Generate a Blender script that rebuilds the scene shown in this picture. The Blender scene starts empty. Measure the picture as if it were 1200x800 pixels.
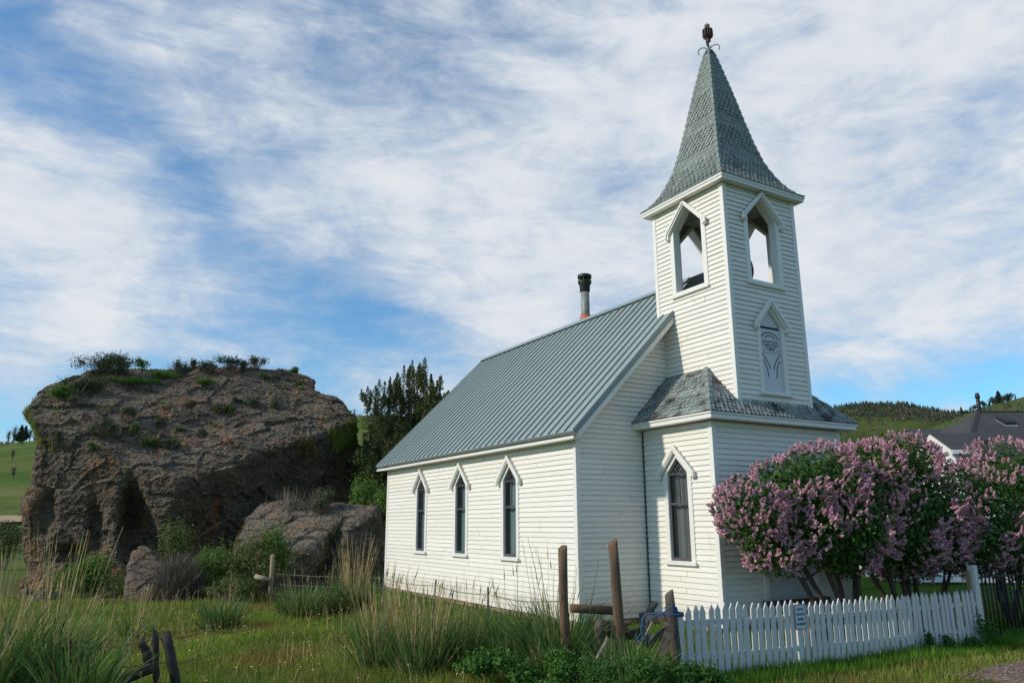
import bpy, math, random
import numpy as np
from mathutils import Vector, Matrix
from mathutils.bvhtree import BVHTree

rnd = random.Random(7)
rng = np.random.default_rng(11)
SC = bpy.context.scene
COL = SC.collection

# ------------------------------------------------------------------ camera
YAW, PITCH, ROLL, FPX = 0.53365, 0.23644, -0.00512, 882.9
CAM = np.array([-8.8684, -12.5042, 1.8454])
_f = np.array([math.sin(YAW) * math.cos(PITCH), math.cos(YAW) * math.cos(PITCH), math.sin(PITCH)])
_r = np.array([math.cos(YAW), -math.sin(YAW), 0.0])
_u = np.cross(_r, _f)
RIGHT = math.cos(ROLL) * _r + math.sin(ROLL) * _u
UP = math.cos(ROLL) * _u - math.sin(ROLL) * _r
FWD = _f
cam_data = bpy.data.cameras.new('camera')
cam = bpy.data.objects.new('camera', cam_data)
COL.objects.link(cam)
cam_data.sensor_width = 36.0
cam_data.lens = FPX / 1200.0 * 36.0
cam_data.clip_start = 0.1
cam_data.clip_end = 6000
cam.matrix_world = Matrix(((RIGHT[0], UP[0], -FWD[0], CAM[0]), (RIGHT[1], UP[1], -FWD[1], CAM[1]),
                           (RIGHT[2], UP[2], -FWD[2], CAM[2]), (0, 0, 0, 1)))
SC.camera = cam


def ray(px, py):
    return FWD + (px - 600) / FPX * RIGHT - (py - 400) / FPX * UP


def dep(px, py, d):
    return CAM + ray(px, py) * d


def plane(px, py, ax, val):
    d = ray(px, py)
    return CAM + d * ((val - CAM[ax]) / d[ax])


def sstep(t):
    t = np.clip(t, 0.0, 1.0)
    return t * t * (3 - 2 * t)


# ------------------------------------------------------------------ terrain height
def vnoise2(x, y, seed=0):
    xi = np.floor(x).astype(np.int64); yi = np.floor(y).astype(np.int64)
    fx = x - xi; fy = y - yi
    fx = fx * fx * (3 - 2 * fx); fy = fy * fy * (3 - 2 * fy)

    def h(a, b):
        v = (a * 374761393 + b * 668265263 + seed * 974634777) & 0x7fffffff
        v = ((v ^ (v >> 13)) * 1274126177) & 0x7fffffff
        return ((v ^ (v >> 16)) & 0xffff) / 65535.0
    return (h(xi, yi) * (1 - fx) + h(xi + 1, yi) * fx) * (1 - fy) + (h(xi, yi + 1) * (1 - fx) + h(xi + 1, yi + 1) * fx) * fy


LEFT_AZ = [-60, -30, -7.79, -3.59, -1.56, 3.53, 17.72, 19.59, 25.3, 45, 60]
LEFT_T = [.03, .06, .0847, .0898, .0946, .108, .1379, .1409, .14, .08, .0]
MESA_AZ = [30, 44, 49.3, 54.26, 55.37, 58.26, 60.23, 61.65, 67, 80, 110]
MESA_T = [.06, .09, .116, .1358, .1387, .1365, .1253, .1194, .106, .08, .03]
RIDGE_AZ = [40, 51.7, 55.79, 58.55, 60.63, 62.41, 65.04, 69.43, 80, 100, 130]
RIDGE_T = [0, .021, .0747, .1014, .1129, .1252, .1345, .1474, .16, .12, .03]


def gz(x, y):
    x = np.asarray(x, float); y = np.asarray(y, float)
    dx = x - CAM[0]; dy = y - CAM[1]
    r = np.hypot(dx, dy) + 1e-6
    az = np.degrees(np.arctan2(dx, dy))
    near = -0.22 + 0.07 * (vnoise2(x * .35, y * .35, 1) - .5) + 0.12 * (vnoise2(x * .09, y * .09, 2) - .5)
    pad = np.exp(-((np.maximum(0, np.maximum(-x - .2, x - 7.5)) ** 2 + np.maximum(0, np.maximum(-y - 2.2, y - 10.5)) ** 2) / 1.2))
    near = near * (1 - pad) - 0.10 * pad
    near = near - .15 * sstep((-y - 3.5) / 1.2)
    # bank of earth between the big rock and the church
    near = near + 1.75 * np.exp(-(((x - 1.3) / 1.7) ** 2 + ((y - 14.4) / 1.7) ** 2)) + 1.8 * np.exp(-(((x - 2.4) / 2.6) ** 2 + ((y - 19.5) / 3.0) ** 2))
    near = near + 1.3 * np.exp(-(((x + .6) / 2.0) ** 2 + ((y - 20.5) / 2.5) ** 2))
    damp = 1 - sstep((r - 60) / 60)
    near = near * damp - 0.6 * (1 - damp)
    big = vnoise2(x * .011, y * .011, 5) * .6 + vnoise2(x * .03, y * .03, 6) * .3 + vnoise2(x * .08, y * .08, 7) * .1 - .5

    def hill(azs, ts, r0, r1, fall, rough):
        t = np.interp(az, azs, ts, left=0, right=0)
        hc = t * r1 + 1.9
        k = np.clip((r - r0) / (r1 - r0), 0, 1)
        prof = k * k * (2.2 - 1.2 * k) * .55 + k * .45
        after = 1 - .5 * sstep((r - r1) / fall)
        return (t > 0) * hc * np.where(r < r1, prof, after) * (1 + rough * big * np.sin(np.pi * np.clip(k, 0, .97)))
    h = np.maximum.reduce([hill(LEFT_AZ, LEFT_T, 75, 265, 300, .25), hill(MESA_AZ, MESA_T, 420, 900, 600, .5),
                           hill(RIDGE_AZ, RIDGE_T, 170, 600, 500, .3)])
    return near + h


def G(px, py):
    """ground point seen at a pixel of the reference (near ground)"""
    z = -.22
    for _ in range(8):
        p = plane(px, py, 2, z)
        z = float(gz(p[0], p[1]))
    return np.array([p[0], p[1], z])


# ------------------------------------------------------------------ materials
MATS = {}


def nodes_of(name):
    m = bpy.data.materials.new(name)
    m.use_nodes = True
    nt = m.node_tree
    for n in list(nt.nodes):
        if n.type != 'OUTPUT_MATERIAL':
            nt.nodes.remove(n)
    out = [n for n in nt.nodes if n.type == 'OUTPUT_MATERIAL'][0]
    return m, nt, out


def N(nt, t, **kw):
    n = nt.nodes.new(t)
    for k, v in kw.items():
        if k in n.inputs.keys():
            n.inputs[k].default_value = v
        else:
            setattr(n, k, v)
    return n


def ramp(nt, fac, stops, interp='LINEAR'):
    n = nt.nodes.new('ShaderNodeValToRGB')
    n.color_ramp.interpolation = interp
    el = n.color_ramp.elements
    while len(el) < len(stops):
        el.new(0.5)
    for e, (p, c) in zip(el, stops):
        e.position = p
        e.color = (c[0], c[1], c[2], 1) if not isinstance(c, (int, float)) else (c, c, c, 1)
    nt.links.new(fac, n.inputs[0])
    return n.outputs[0]


def mixc(nt, fac, a, b, mode='MIX'):
    n = nt.nodes.new('ShaderNodeMix')
    n.data_type = 'RGBA'
    n.blend_type = mode
    for sock, v in ((n.inputs[0], fac), (n.inputs[6], a), (n.inputs[7], b)):
        if isinstance(v, (int, float)):
            sock.default_value = v
        elif isinstance(v, tuple):
            sock.default_value = (v[0], v[1], v[2], 1)
        else:
            nt.links.new(v, sock)
    return n.outputs[2]


def noise(nt, scale, detail=4, rough=.55, vec=None, stretch=None, dist=0.0):
    if vec is None:
        vec = N(nt, 'ShaderNodeTexCoord').outputs['Object']
    if stretch:
        mp = N(nt, 'ShaderNodeMapping')
        mp.inputs['Scale'].default_value = stretch
        nt.links.new(vec, mp.inputs[0])
        vec = mp.outputs[0]
    n = N(nt, 'ShaderNodeTexNoise', Scale=scale, Detail=detail, Roughness=rough, Distortion=dist)
    nt.links.new(vec, n.inputs['Vector'])
    return n.outputs['Fac']


def simple(name, col, rough=.7, var=.25, scale=6, stretch=None, bump=0.0, bscale=40, island=0.0, metal=0.0, stain=None, stain_at=(.55, .75), stain_scale=2.5, stain_stretch=None, splash=False):
    m, nt, out = nodes_of(name)
    b = N(nt, 'ShaderNodeBsdfPrincipled', Roughness=rough, Metallic=metal)
    c = mixc(nt, noise(nt, scale, 5, .6, stretch=stretch), tuple(x * (1 - var) for x in col), tuple(min(1, x * (1 + var)) for x in col))
    if island:
        g = N(nt, 'ShaderNodeNewGeometry')
        k = ramp(nt, g.outputs['Random Per Island'], [(0, 1 - island), (1, 1 + island)])
        c = mixc(nt, 1.0, c, k, 'MULTIPLY')
    if stain:
        s = ramp(nt, noise(nt, stain_scale, 6, .65, stretch=stain_stretch), [(stain_at[0], 0.0), (stain_at[1], 1.0)])
        c = mixc(nt, s, c, stain)
    if splash:   # mud splashed up from the ground
        tc_ = N(nt, 'ShaderNodeTexCoord').outputs['Object']
        sp_ = N(nt, 'ShaderNodeSeparateXYZ'); nt.links.new(tc_, sp_.inputs[0])
        a_ = N(nt, 'ShaderNodeMath', operation='MULTIPLY_ADD'); nt.links.new(noise(nt, 4, 6, .7), a_.inputs[0]); a_.inputs[1].default_value = -.55; nt.links.new(sp_.outputs[2], a_.inputs[2])
        c = mixc(nt, ramp(nt, a_.outputs[0], [(0, .30), (.04, .10), (.3, 0.0)]), c, (.46, .38, .29))
    nt.links.new(c, b.inputs['Base Color'])
    if bump:
        bp = N(nt, 'ShaderNodeBump', Strength=bump, Distance=.02)
        nt.links.new(noise(nt, bscale, 6, .65, stretch=stretch), bp.inputs['Height'])
        nt.links.new(bp.outputs[0], b.inputs['Normal'])
    nt.links.new(b.outputs[0], out.inputs[0])
    MATS[name] = m
    return m


def leafmat(name, c0, c1, trans=.3, patch=.0, c2=None, rust=False):
    """leaf: colour differs leaf to leaf and clump to clump; some light passes through"""
    m, nt, out = nodes_of(name)
    g = N(nt, 'ShaderNodeNewGeometry')
    c = ramp(nt, g.outputs['Random Per Island'], [(0, c0), (1, c1)] if c2 is None else [(0, c0), (.8, c1), (1, c2)])
    if patch:
        k = ramp(nt, noise(nt, patch, 3, .5), [(.3, .65), (.7, 1.3)])
        c = mixc(nt, 1.0, c, k, 'MULTIPLY')
    if rust:   # cheatgrass gone red in patches
        k = ramp(nt, noise(nt, .42, 4, .6), [(.47, 0.0), (.66, .85)])
        c = mixc(nt, k, c, mixc(nt, g.outputs['Random Per Island'], (.20, .105, .045), (.33, .20, .085)))
    d = N(nt, 'ShaderNodeBsdfPrincipled', Roughness=.55)
    d.inputs['Specular IOR Level'].default_value = .25
    t = N(nt, 'ShaderNodeBsdfTranslucent')
    tc = mixc(nt, 1.0, c, (1.15, 1.2, .6), 'MULTIPLY')
    nt.links.new(c, d.inputs['Base Color'])
    nt.links.new(tc, t.inputs[0])
    mx = N(nt, 'ShaderNodeMixShader')
    mx.inputs[0].default_value = trans
    nt.links.new(d.outputs[0], mx.inputs[1]); nt.links.new(t.outputs[0], mx.inputs[2])
    nt.links.new(mx.outputs[0], out.inputs[0])
    MATS[name] = m
    return m


WHITE = simple('white_clapboard_paint', (.81, .76, .67), .62, .05, 3, island=.035, bump=.12, bscale=60, stretch=(1, 1, 5),
               stain=(.58, .51, .41), stain_at=(.62, .9), stain_scale=1.6, stain_stretch=(1.5, 1.5, .5), splash=True)
TRIM = simple('white_trim_paint', (.79, .75, .685), .55, .05, 8, bump=.1, bscale=50, stain=(.55, .50, .43), stain_at=(.68, .85), stain_scale=5)
GRIME_SHADE = simple('lap_grime_and_shade', (.30, .25, .19), .9, .3, 20)  # brown lap dirt; its dark tone also paints the shadow line under boards
DOORP = simple('pale_grey_door_paint', (.60, .61, .62), .5, .05, 6)
METALROOF = simple('green_grey_metal_roof', (.375, .432, .40), .42, .08, 2.5, metal=.25, stain=(.29, .33, .305), stain_at=(.48, .75), stain_scale=1.1, stain_stretch=(.6, 3, .6), bump=.12, bscale=3.5)
SEAM = simple('roof_seam_metal', (.20, .25, .245), .42, .08, 3, metal=.25)
FLASH = simple('roof_edge_metal', (.36, .42, .41), .4, .06, 5, metal=.3)
SHINGLE = simple('weathered_green_shingle', (.235, .262, .236), .85, .15, 9, island=.15, bump=.3, bscale=40, stain=(.12, .115, .10), stain_at=(.60, .78), stain_scale=1.3)
SHINGLE_SKIRT = simple('mossy_green_shingle', (.265, .292, .265), .85, .2, 9, island=.25, bump=.3, bscale=40, stain=(.06, .05, .04), stain_at=(.50, .62), stain_scale=2.0)
FELT = simple('roof_underlay', (.05, .05, .045), .9)
SASH = simple('dark_plum_sash_paint', (.085, .075, .09), .5, .15)
CURTAIN = simple('teal_curtain', (.27, .36, .39), .9, .2, 5, stretch=(8, 8, .4))
DARKCURTAIN = simple('grey_curtain', (.22, .22, .21), .9, .2, 5, stretch=(8, 8, .4))
BARN = simple('bare_grey_boards', (.27, .24, .20), .85, .35, 4, stretch=(2, 2, 14), bump=.4, bscale=30)
BELFRYIN = simple('belfry_lining_paint', (.46, .45, .43), .8, .25, 4, stretch=(2, 2, 10), bump=.3, bscale=20, stain=(.16, .13, .10), stain_at=(.5, .7), stain_scale=3)
STONE = simple('foundation_stone', (.30, .20, .15), .9, .4, 6, bump=.6, bscale=15, island=.3)
BLACKMARK = simple('black_lettering', (.03, .03, .03), .8)
RUSTMETAL = simple('rusted_metal', (.11, .068, .048), .75, .5, 12, bump=.3, bscale=50)
DARKMETAL = simple('dark_metal', (.035, .033, .032), .5, .2, 10, metal=.5)
GALV = simple('galvanised_flue', (.27, .275, .25), .6, .15, 4, metal=.25, stain=(.26, .14, .07), stain_at=(.6, .7), stain_scale=5, stain_stretch=(3, 3, .6))
ORANGE = simple('orange_flashing', (.52, .125, .055), .6, .15, 8)
OLDWOOD = simple('weathered_post_wood', (.155, .10, .062), .9, .45, 9, stretch=(6, 6, .7), bump=.7, bscale=25, stain=(.26, .12, .05), stain_at=(.5, .7), stain_scale=3, stain_stretch=(3, 3, .5))
GREYWOOD = simple('old_grey_wood', (.105, .085, .07), .92, .45, 10, stretch=(5, 5, .8), bump=.8, bscale=25, island=.25, stain=(.20, .15, .10), stain_at=(.5, .75), stain_scale=4)
BLACKWOOD = simple('blackened_post_wood', (.075, .060, .050), .92, .5, 10, stretch=(6, 6, .8), bump=.8, bscale=25, stain=(.13, .10, .08), stain_at=(.55, .75), stain_scale=6)
PALEWOOD = simple('pale_stick_wood', (.33, .26, .18), .85, .3, 10, stretch=(4, 4, 1))
TANWOOD = simple('tan_post_wood', (.30, .22, .13), .85, .3, 8, stretch=(5, 5, .8), bump=.4, bscale=25)
PICKET = simple('white_picket_paint', (.60, .575, .54), .6, .06, 5, island=.05, bump=.15, bscale=40, stain=(.36, .31, .25), stain_at=(.58, .8), stain_scale=5)
SIGNP = simple('pale_blue_sign', (.52, .58, .64), .4, .05)
SIGNEDGE = simple('rusty_sign_edge', (.28, .12, .08), .7, .3)
TPOST = simple('green_steel_post', (.022, .034, .032), .6, .2)
WIRE = simple('fence_wire', (.16, .15, .14), .5, .2, metal=.6)
BLUE = simple('blue_twine', (.025, .10, .26), .7, .2)
HOUSEROOF = simple('charcoal_house_shingle', (.05, .048, .05), .9, .25, 3, stretch=(1, 1, 6), bump=.4, bscale=14, stain=(.085, .08, .078), stain_at=(.5, .8), stain_scale=1.2)
HOUSEWALL = simple('white_house_siding', (.72, .74, .74), .6, .05)
BARK = simple('lilac_bark', (.085, .062, .045), .95, .4, 9, stretch=(4, 4, 1), bump=.8, bscale=20)
JBARK = simple('juniper_bark', (.16, .09, .055), .95, .4, 9, stretch=(4, 4, .6), bump=.8, bscale=16)
BRONZE = simple('bell_bronze', (.10, .07, .04), .45, .2, metal=.7)

L_LILAC = leafmat('lilac_leaf', (.028, .078, .014), (.095, .185, .034), .32)
L_BLOOM = leafmat('lilac_blossom', (.58, .29, .43), (.90, .58, .71), .38, c2=(.95, .76, .84))
L_BUD = leafmat('lilac_bud', (.32, .12, .24), (.50, .24, .38), .15)
L_GRASS = leafmat('meadow_blade', (.112, .205, .024), (.24, .32, .05), .36, patch=.5, c2=(.34, .22, .10), rust=True)
L_LAWN = leafmat('lawn_blade', (.07, .175, .014), (.15, .275, .03), .35, patch=.8)
L_RYE = leafmat('wild_rye_leaf', (.065, .130, .034), (.165, .245, .085), .3)
L_STALK = leafmat('dry_stalk', (.36, .26, .125), (.58, .43, .22), .2)
L_SAGE = leafmat('sage_leaf', (.075, .095, .045), (.15, .16, .08), .2)
L_DARKSHRUB = leafmat('dark_shrub_leaf', (.042, .060, .022), (.105, .125, .045), .2)
L_GREEN = leafmat('bright_shrub_leaf', (.06, .135, .018), (.155, .26, .042), .32)
L_OLIVE = leafmat('olive_shrub_leaf', (.085, .12, .034), (.18, .215, .07), .28)
L_NETTLE = leafmat('nettle_leaf', (.035, .10, .016), (.095, .215, .032), .3)
L_TWIG = leafmat('dead_twig', (.12, .095, .075), (.24, .19, .155), .05)
L_JUN = leafmat('juniper_leaf', (.050, .070, .024), (.145, .165, .058), .22)
L_PINE = leafmat('far_pine_leaf', (.016, .030, .014), (.040, .062, .024), .1)
L_BARE = leafmat('far_bare_twigs', (.10, .055, .04), (.18, .10, .075), .05)
L_YELLOW = leafmat('yellow_petal', (.55, .42, .02), (.72, .58, .04), .2)


# glass: clear with a fresnel reflection
m, nt, out = nodes_of('window_glass')
fr = N(nt, 'ShaderNodeFresnel', IOR=1.5)
tr = N(nt, 'ShaderNodeBsdfTransparent'); tr.inputs[0].default_value = (.80, .84, .84, 1)
gl = N(nt, 'ShaderNodeBsdfGlossy', Roughness=.03)
mx = N(nt, 'ShaderNodeMixShader')
mf = N(nt, 'ShaderNodeMath', operation='MULTIPLY_ADD'); mf.inputs[1].default_value = 1.0; mf.inputs[2].default_value = .06
nt.links.new(fr.outputs[0], mf.inputs[0]); nt.links.new(mf.outputs[0], mx.inputs[0])
nt.links.new(tr.outputs[0], mx.inputs[1]); nt.links.new(gl.outputs[0], mx.inputs[2]); nt.links.new(mx.outputs[0], out.inputs[0])
GLASS = m

# rock
def rockmat(name, base, dark, orange_amt):
    m, nt, out = nodes_of(name)
    b = N(nt, 'ShaderNodeBsdfPrincipled', Roughness=.92)
    tc_ = N(nt, 'ShaderNodeTexCoord').outputs['Object']
    mp_ = N(nt, 'ShaderNodeMapping'); mp_.inputs['Rotation'].default_value = (math.radians(-36), math.radians(8), 0); mp_.inputs['Scale'].default_value = (.8, .8, 3.2)
    nt.links.new(tc_, mp_.inputs[0])
    bed = noise(nt, 1.5, 9, .70, vec=mp_.outputs[0], dist=.4)
    n1 = noise(nt, .9, 8, .7); n2 = noise(nt, 7, 8, .72); n3 = noise(nt, .55, 6, .7, stretch=(1, 1, .45), dist=.5)
    c = ramp(nt, n2, [(.28, tuple(x * .38 for x in base)), (.5, base), (.74, tuple(x * 2.0 for x in base))])
    c = mixc(nt, ramp(nt, bed, [(.36, .75), (.50, 0.0)]), c, tuple(x * .35 for x in base))
    c = mixc(nt, ramp(nt, n1, [(.40, 0.0), (.62, 1.0)]), c, mixc(nt, n2, tuple(x * .4 for x in dark), tuple(x * 1.6 for x in dark)))
    # rusty iron stains
    o = ramp(nt, n3, [(.56 - orange_amt, 0.0), (.68 - orange_amt, 1.0)])
    n4 = ramp(nt, noise(nt, 3.5, 6, .7), [(.42, 0.0), (.60, 1.0)])
    om = N(nt, 'ShaderNodeMath', operation='MULTIPLY'); nt.links.new(o, om.inputs[0]); nt.links.new(n4, om.inputs[1])
    c = mixc(nt, om.outputs[0], c, (.33, .145, .055))
    # grey lichen and grit on up-facing sides; lighter tone also paints in the sunlit top
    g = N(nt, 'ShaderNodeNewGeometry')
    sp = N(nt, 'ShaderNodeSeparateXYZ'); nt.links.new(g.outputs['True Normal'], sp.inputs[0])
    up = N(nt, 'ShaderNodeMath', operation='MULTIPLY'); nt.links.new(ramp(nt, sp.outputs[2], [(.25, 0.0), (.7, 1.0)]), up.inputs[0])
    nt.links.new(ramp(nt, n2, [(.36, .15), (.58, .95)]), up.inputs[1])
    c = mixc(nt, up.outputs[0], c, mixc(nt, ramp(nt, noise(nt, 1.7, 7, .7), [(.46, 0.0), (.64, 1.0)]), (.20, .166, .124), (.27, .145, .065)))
    sc = ramp(nt, noise(nt, 22, 4, .6), [(.60, 0.0), (.68, .5)])
    c = mixc(nt, sc, c, (.33, .30, .26))
    nt.links.new(c, b.inputs['Base Color'])
    bp = N(nt, 'ShaderNodeBump', Strength=.7, Distance=.04)
    mm = N(nt, 'ShaderNodeMath', operation='MULTIPLY_ADD')
    nt.links.new(bed, mm.inputs[0]); mm.inputs[1].default_value = 1.8
    nt.links.new(noise(nt, 11, 8, .75), mm.inputs[2])
    nt.links.new(mm.outputs[0], bp.inputs['Height'])
    nt.links.new(bp.outputs[0], b.inputs['Normal'])
    nt.links.new(b.outputs[0], out.inputs[0])
    return m


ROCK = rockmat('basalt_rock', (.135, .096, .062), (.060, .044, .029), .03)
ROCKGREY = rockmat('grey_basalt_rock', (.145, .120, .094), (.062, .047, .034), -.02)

def wm_(op, a, b_):
    n = N(nt, 'ShaderNodeMath', operation=op)
    nt.links.new(a, n.inputs[0]); n.inputs[1].default_value = b_
    return n.outputs[0]


# ground: soil and low growth under the blades, hill grass far away
m, nt, out = nodes_of('earth_and_grass')
b = N(nt, 'ShaderNodeBsdfPrincipled', Roughness=.95)
b.inputs['Specular IOR Level'].default_value = .1
tc = N(nt, 'ShaderNodeTexCoord').outputs['Object']
near = ramp(nt, noise(nt, .55, 6, .65, vec=tc), [(.32, (.085, .14, .02)), (.5, (.115, .15, .03)), (.64, (.16, .115, .05))])
near = mixc(nt, ramp(nt, noise(nt, 14, 4, .7, vec=tc), [(.3, 0.0), (.7, .7)]), near, (.035, .055, .012))
far = ramp(nt, noise(nt, .022, 8, .68, vec=tc, stretch=(1, 2.2, 3)), [(.34, (.045, .095, .012)), (.47, (.085, .135, .020)), (.56, (.145, .16, .036)), (.68, (.19, .155, .065))])
far = mixc(nt, ramp(nt, noise(nt, .12, 6, .7, vec=tc), [(.52, 0.0), (.72, .8)]), far, (.030, .058, .012))
far = mixc(nt, ramp(nt, noise(nt, .45, 5, .7, vec=tc), [(.58, 0.0), (.75, .45)]), far, (.15, .12, .05))
ln = N(nt, 'ShaderNodeVectorMath', operation='DISTANCE')
nt.links.new(tc, ln.inputs[0]); ln.inputs[1].default_value = (-8.87, -12.5, 0)
fc = ramp(nt, ln.outputs['Value'], [(0, 0.0), (1, 1.0)])
mr = N(nt, 'ShaderNodeMapRange'); mr.inputs[1].default_value = 30; mr.inputs[2].default_value = 55
nt.links.new(ln.outputs['Value'], mr.inputs[0])
mr2 = N(nt, 'ShaderNodeMapRange'); mr2.inputs[1].default_value = 360; mr2.inputs[2].default_value = 560   # scrub takes over on the far hill
nt.links.new(ln.outputs['Value'], mr2.inputs[0])
scrub = ramp(nt, noise(nt, .03, 7, .7, vec=tc), [(.38, (.026, .040, .012)), (.52, (.050, .070, .016)), (.66, (.075, .065, .030))])
far = mixc(nt, wm_('MULTIPLY', mr2.outputs[0], .75), far, scrub)
c = mixc(nt, mr.outputs[0], near, far)
nt.links.new(c, b.inputs['Base Color'])
bp = N(nt, 'ShaderNodeBump', Strength=.8, Distance=.05)
nt.links.new(noise(nt, 9, 6, .7, vec=tc), bp.inputs['Height']); nt.links.new(bp.outputs[0], b.inputs['Normal'])
nt.links.new(b.outputs[0], out.inputs[0])
GROUND = m
GRAVEL = simple('reddish_gravel', (.20, .13, .095), .95, .5, 30, bump=.9, bscale=45, stain=(.30, .25, .22), stain_at=(.55, .65), stain_scale=26)
PEBBLE = simple('pebble_stone', (.22, .17, .15), .9, .3, 10, island=.45)
TRACK = simple('tan_dirt', (.40, .27, .15), .95, .2, .6)


# ------------------------------------------------------------------ object helpers
def prop(o, label=None, cat=None, group=None, kind=None):
    if label: o['label'] = label
    if cat: o['category'] = cat
    if group: o['group'] = group
    if kind: o['kind'] = kind
    return o


def empty(name, loc, label=None, cat=None, group=None, rz=0.0):
    o = bpy.data.objects.new(name, None)
    COL.objects.link(o)
    o.location = [float(v) for v in loc]
    o.rotation_euler = (0, 0, rz)
    o.empty_display_size = .2
    return prop(o, label, cat, group)


def link_mesh(name, me, mats, parent=None, loc=None):
    o = bpy.data.objects.new(name, me)
    COL.objects.link(o)
    for m_ in (mats if isinstance(mats, (list, tuple)) else [mats]):
        me.materials.append(m_)
    if parent is not None:
        o.parent = parent
    if loc is not None:
        o.location = [float(v) for v in loc]
    return o


def npmesh(name, V, F, mats, parent=None, loc=None, smooth=False, midx=None):
    me = bpy.data.meshes.new(name)
    V = np.ascontiguousarray(V, np.float32)
    F = np.ascontiguousarray(F, np.int32)
    n, k = F.shape
    me.vertices.add(len(V)); me.vertices.foreach_set('co', V.ravel())
    me.loops.add(n * k); me.loops.foreach_set('vertex_index', F.ravel())
    me.polygons.add(n); me.polygons.foreach_set('loop_start', np.arange(0, n * k, k, dtype=np.int32))
    if midx is not None:
        me.polygons.foreach_set('material_index', np.ascontiguousarray(midx, np.int32))
    me.polygons.foreach_set('use_smooth', np.full(n, smooth))
    me.update(calc_edges=True)
    me.validate()
    return link_mesh(name, me, mats, parent, loc)


class MB:
    def __init__(s):
        s.v = []; s.f = []; s.m = []; s.sm = []

    def face(s, pts, m=0, smooth=False):
        i = len(s.v)
        s.v += [tuple(float(c) for c in p) for p in pts]
        s.f.append(tuple(range(i, i + len(pts)))); s.m.append(m); s.sm.append(smooth)

    def hexa(s, b, t, m=0):
        """box from 4 bottom points (counter-clockwise seen from the top side) and 4 top points"""
        i = len(s.v)
        s.v += [tuple(float(c) for c in p) for p in list(b) + list(t)]
        for q in ((3, 2, 1, 0), (4, 5, 6, 7), (0, 1, 5, 4), (1, 2, 6, 5), (2, 3, 7, 6), (3, 0, 4, 7)):
            s.f.append(tuple(i + k for k in q)); s.m.append(m); s.sm.append(False)

    def box(s, x0, x1, y0, y1, z0, z1, m=0):
        s.hexa([(x0, y0, z0), (x1, y0, z0), (x1, y1, z0), (x0, y1, z0)], [(x0, y0, z1), (x1, y0, z1), (x1, y1, z1), (x0, y1, z1)], m)

    def tube(s, pts, rad, n=8, m=0, cap=True, flat=1.0):
        pts = [np.array(p, float) for p in pts]
        if isinstance(rad, (int, float)): rad = [rad] * len(pts)
        i0 = len(s.v)
        prev = None
        for k, p in enumerate(pts):
            d = pts[min(k + 1, len(pts) - 1)] - pts[max(k - 1, 0)]
            d = d / (np.linalg.norm(d) + 1e-9)
            if prev is None:
                a = np.array([0, 0, 1.0]) if abs(d[2]) < .9 else np.array([1.0, 0, 0])
                x = np.cross(d, a)
            else:
                x = prev - d * (prev @ d)
            x = x / (np.linalg.norm(x) + 1e-9); prev = x
            y = np.cross(d, x)
            for j in range(n):
                t = 2 * math.pi * j / n
                s.v.append(tuple(p + rad[k] * (math.cos(t) * x + flat * math.sin(t) * y)))
        for k in range(len(pts) - 1):
            for j in range(n):
                a = i0 + k * n + j; b_ = i0 + k * n + (j + 1) % n
                s.f.append((a, b_, b_ + n, a + n)); s.m.append(m); s.sm.append(n > 5)
        if cap:
            s.f.append(tuple(i0 + j for j in range(n))[::-1]); s.m.append(m); s.sm.append(False)
            e = i0 + (len(pts) - 1) * n
            s.f.append(tuple(e + j for j in range(n))); s.m.append(m); s.sm.append(False)

    def lathe(s, prof, c, n=16, m=0):
        s_ = len(s.v)
        for (r_, z) in prof:
            for j in range(n):
                t = 2 * math.pi * j / n
                s.v.append((c[0] + r_ * math.cos(t), c[1] + r_ * math.sin(t), c[2] + z))
        for k in range(len(prof) - 1):
            for j in range(n):
                a = s_ + k * n + j; b_ = s_ + k * n + (j + 1) % n
                s.f.append((a, b_, b_ + n, a + n)); s.m.append(m); s.sm.append(True)
        s.f.append(tuple(s_ + j for j in range(n))[::-1]); s.m.append(m); s.sm.append(False)
        e = s_ + (len(prof) - 1) * n
        s.f.append(tuple(e + j for j in range(n))); s.m.append(m); s.sm.append(False)

    def build(s, name, mats, parent=None, loc=None, bevel=0.0):
        me = bpy.data.meshes.new(name)
        me.from_pydata(s.v, [], s.f)
        me.polygons.foreach_set('material_index', s.m)
        me.polygons.foreach_set('use_smooth', s.sm)
        me.update()
        o = link_mesh(name, me, mats, parent, loc)
        if bevel:
            bv = o.modifiers.new('bevel', 'BEVEL'); bv.width = bevel; bv.segments = 1; bv.limit_method = 'ANGLE'
        return o


def copy_tree(o, parent=None):
    c = o.copy()
    COL.objects.link(c)
    c.parent = parent
    for ch in list(o.children):
        copy_tree(ch, c)
    return c


# ------------------------------------------------------------------ light and sky
SUN_EL = 29.0
SUN_DIR = np.array([-.975, .205, 0.0]); SUN_DIR /= np.linalg.norm(SUN_DIR)
SUN_VEC = np.array([SUN_DIR[0] * math.cos(math.radians(SUN_EL)), SUN_DIR[1] * math.cos(math.radians(SUN_EL)), math.sin(math.radians(SUN_EL))])
sl = bpy.data.lights.new('sun', 'SUN')
sl.energy = 2.65; sl.angle = math.radians(2.5); sl.color = (1.0, .92, .79)
so = bpy.data.objects.new('sun', sl); COL.objects.link(so)
so.rotation_euler = Vector(SUN_VEC).to_track_quat('Z', 'Y').to_euler()
so.location = (-20, 4, 20)

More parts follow.
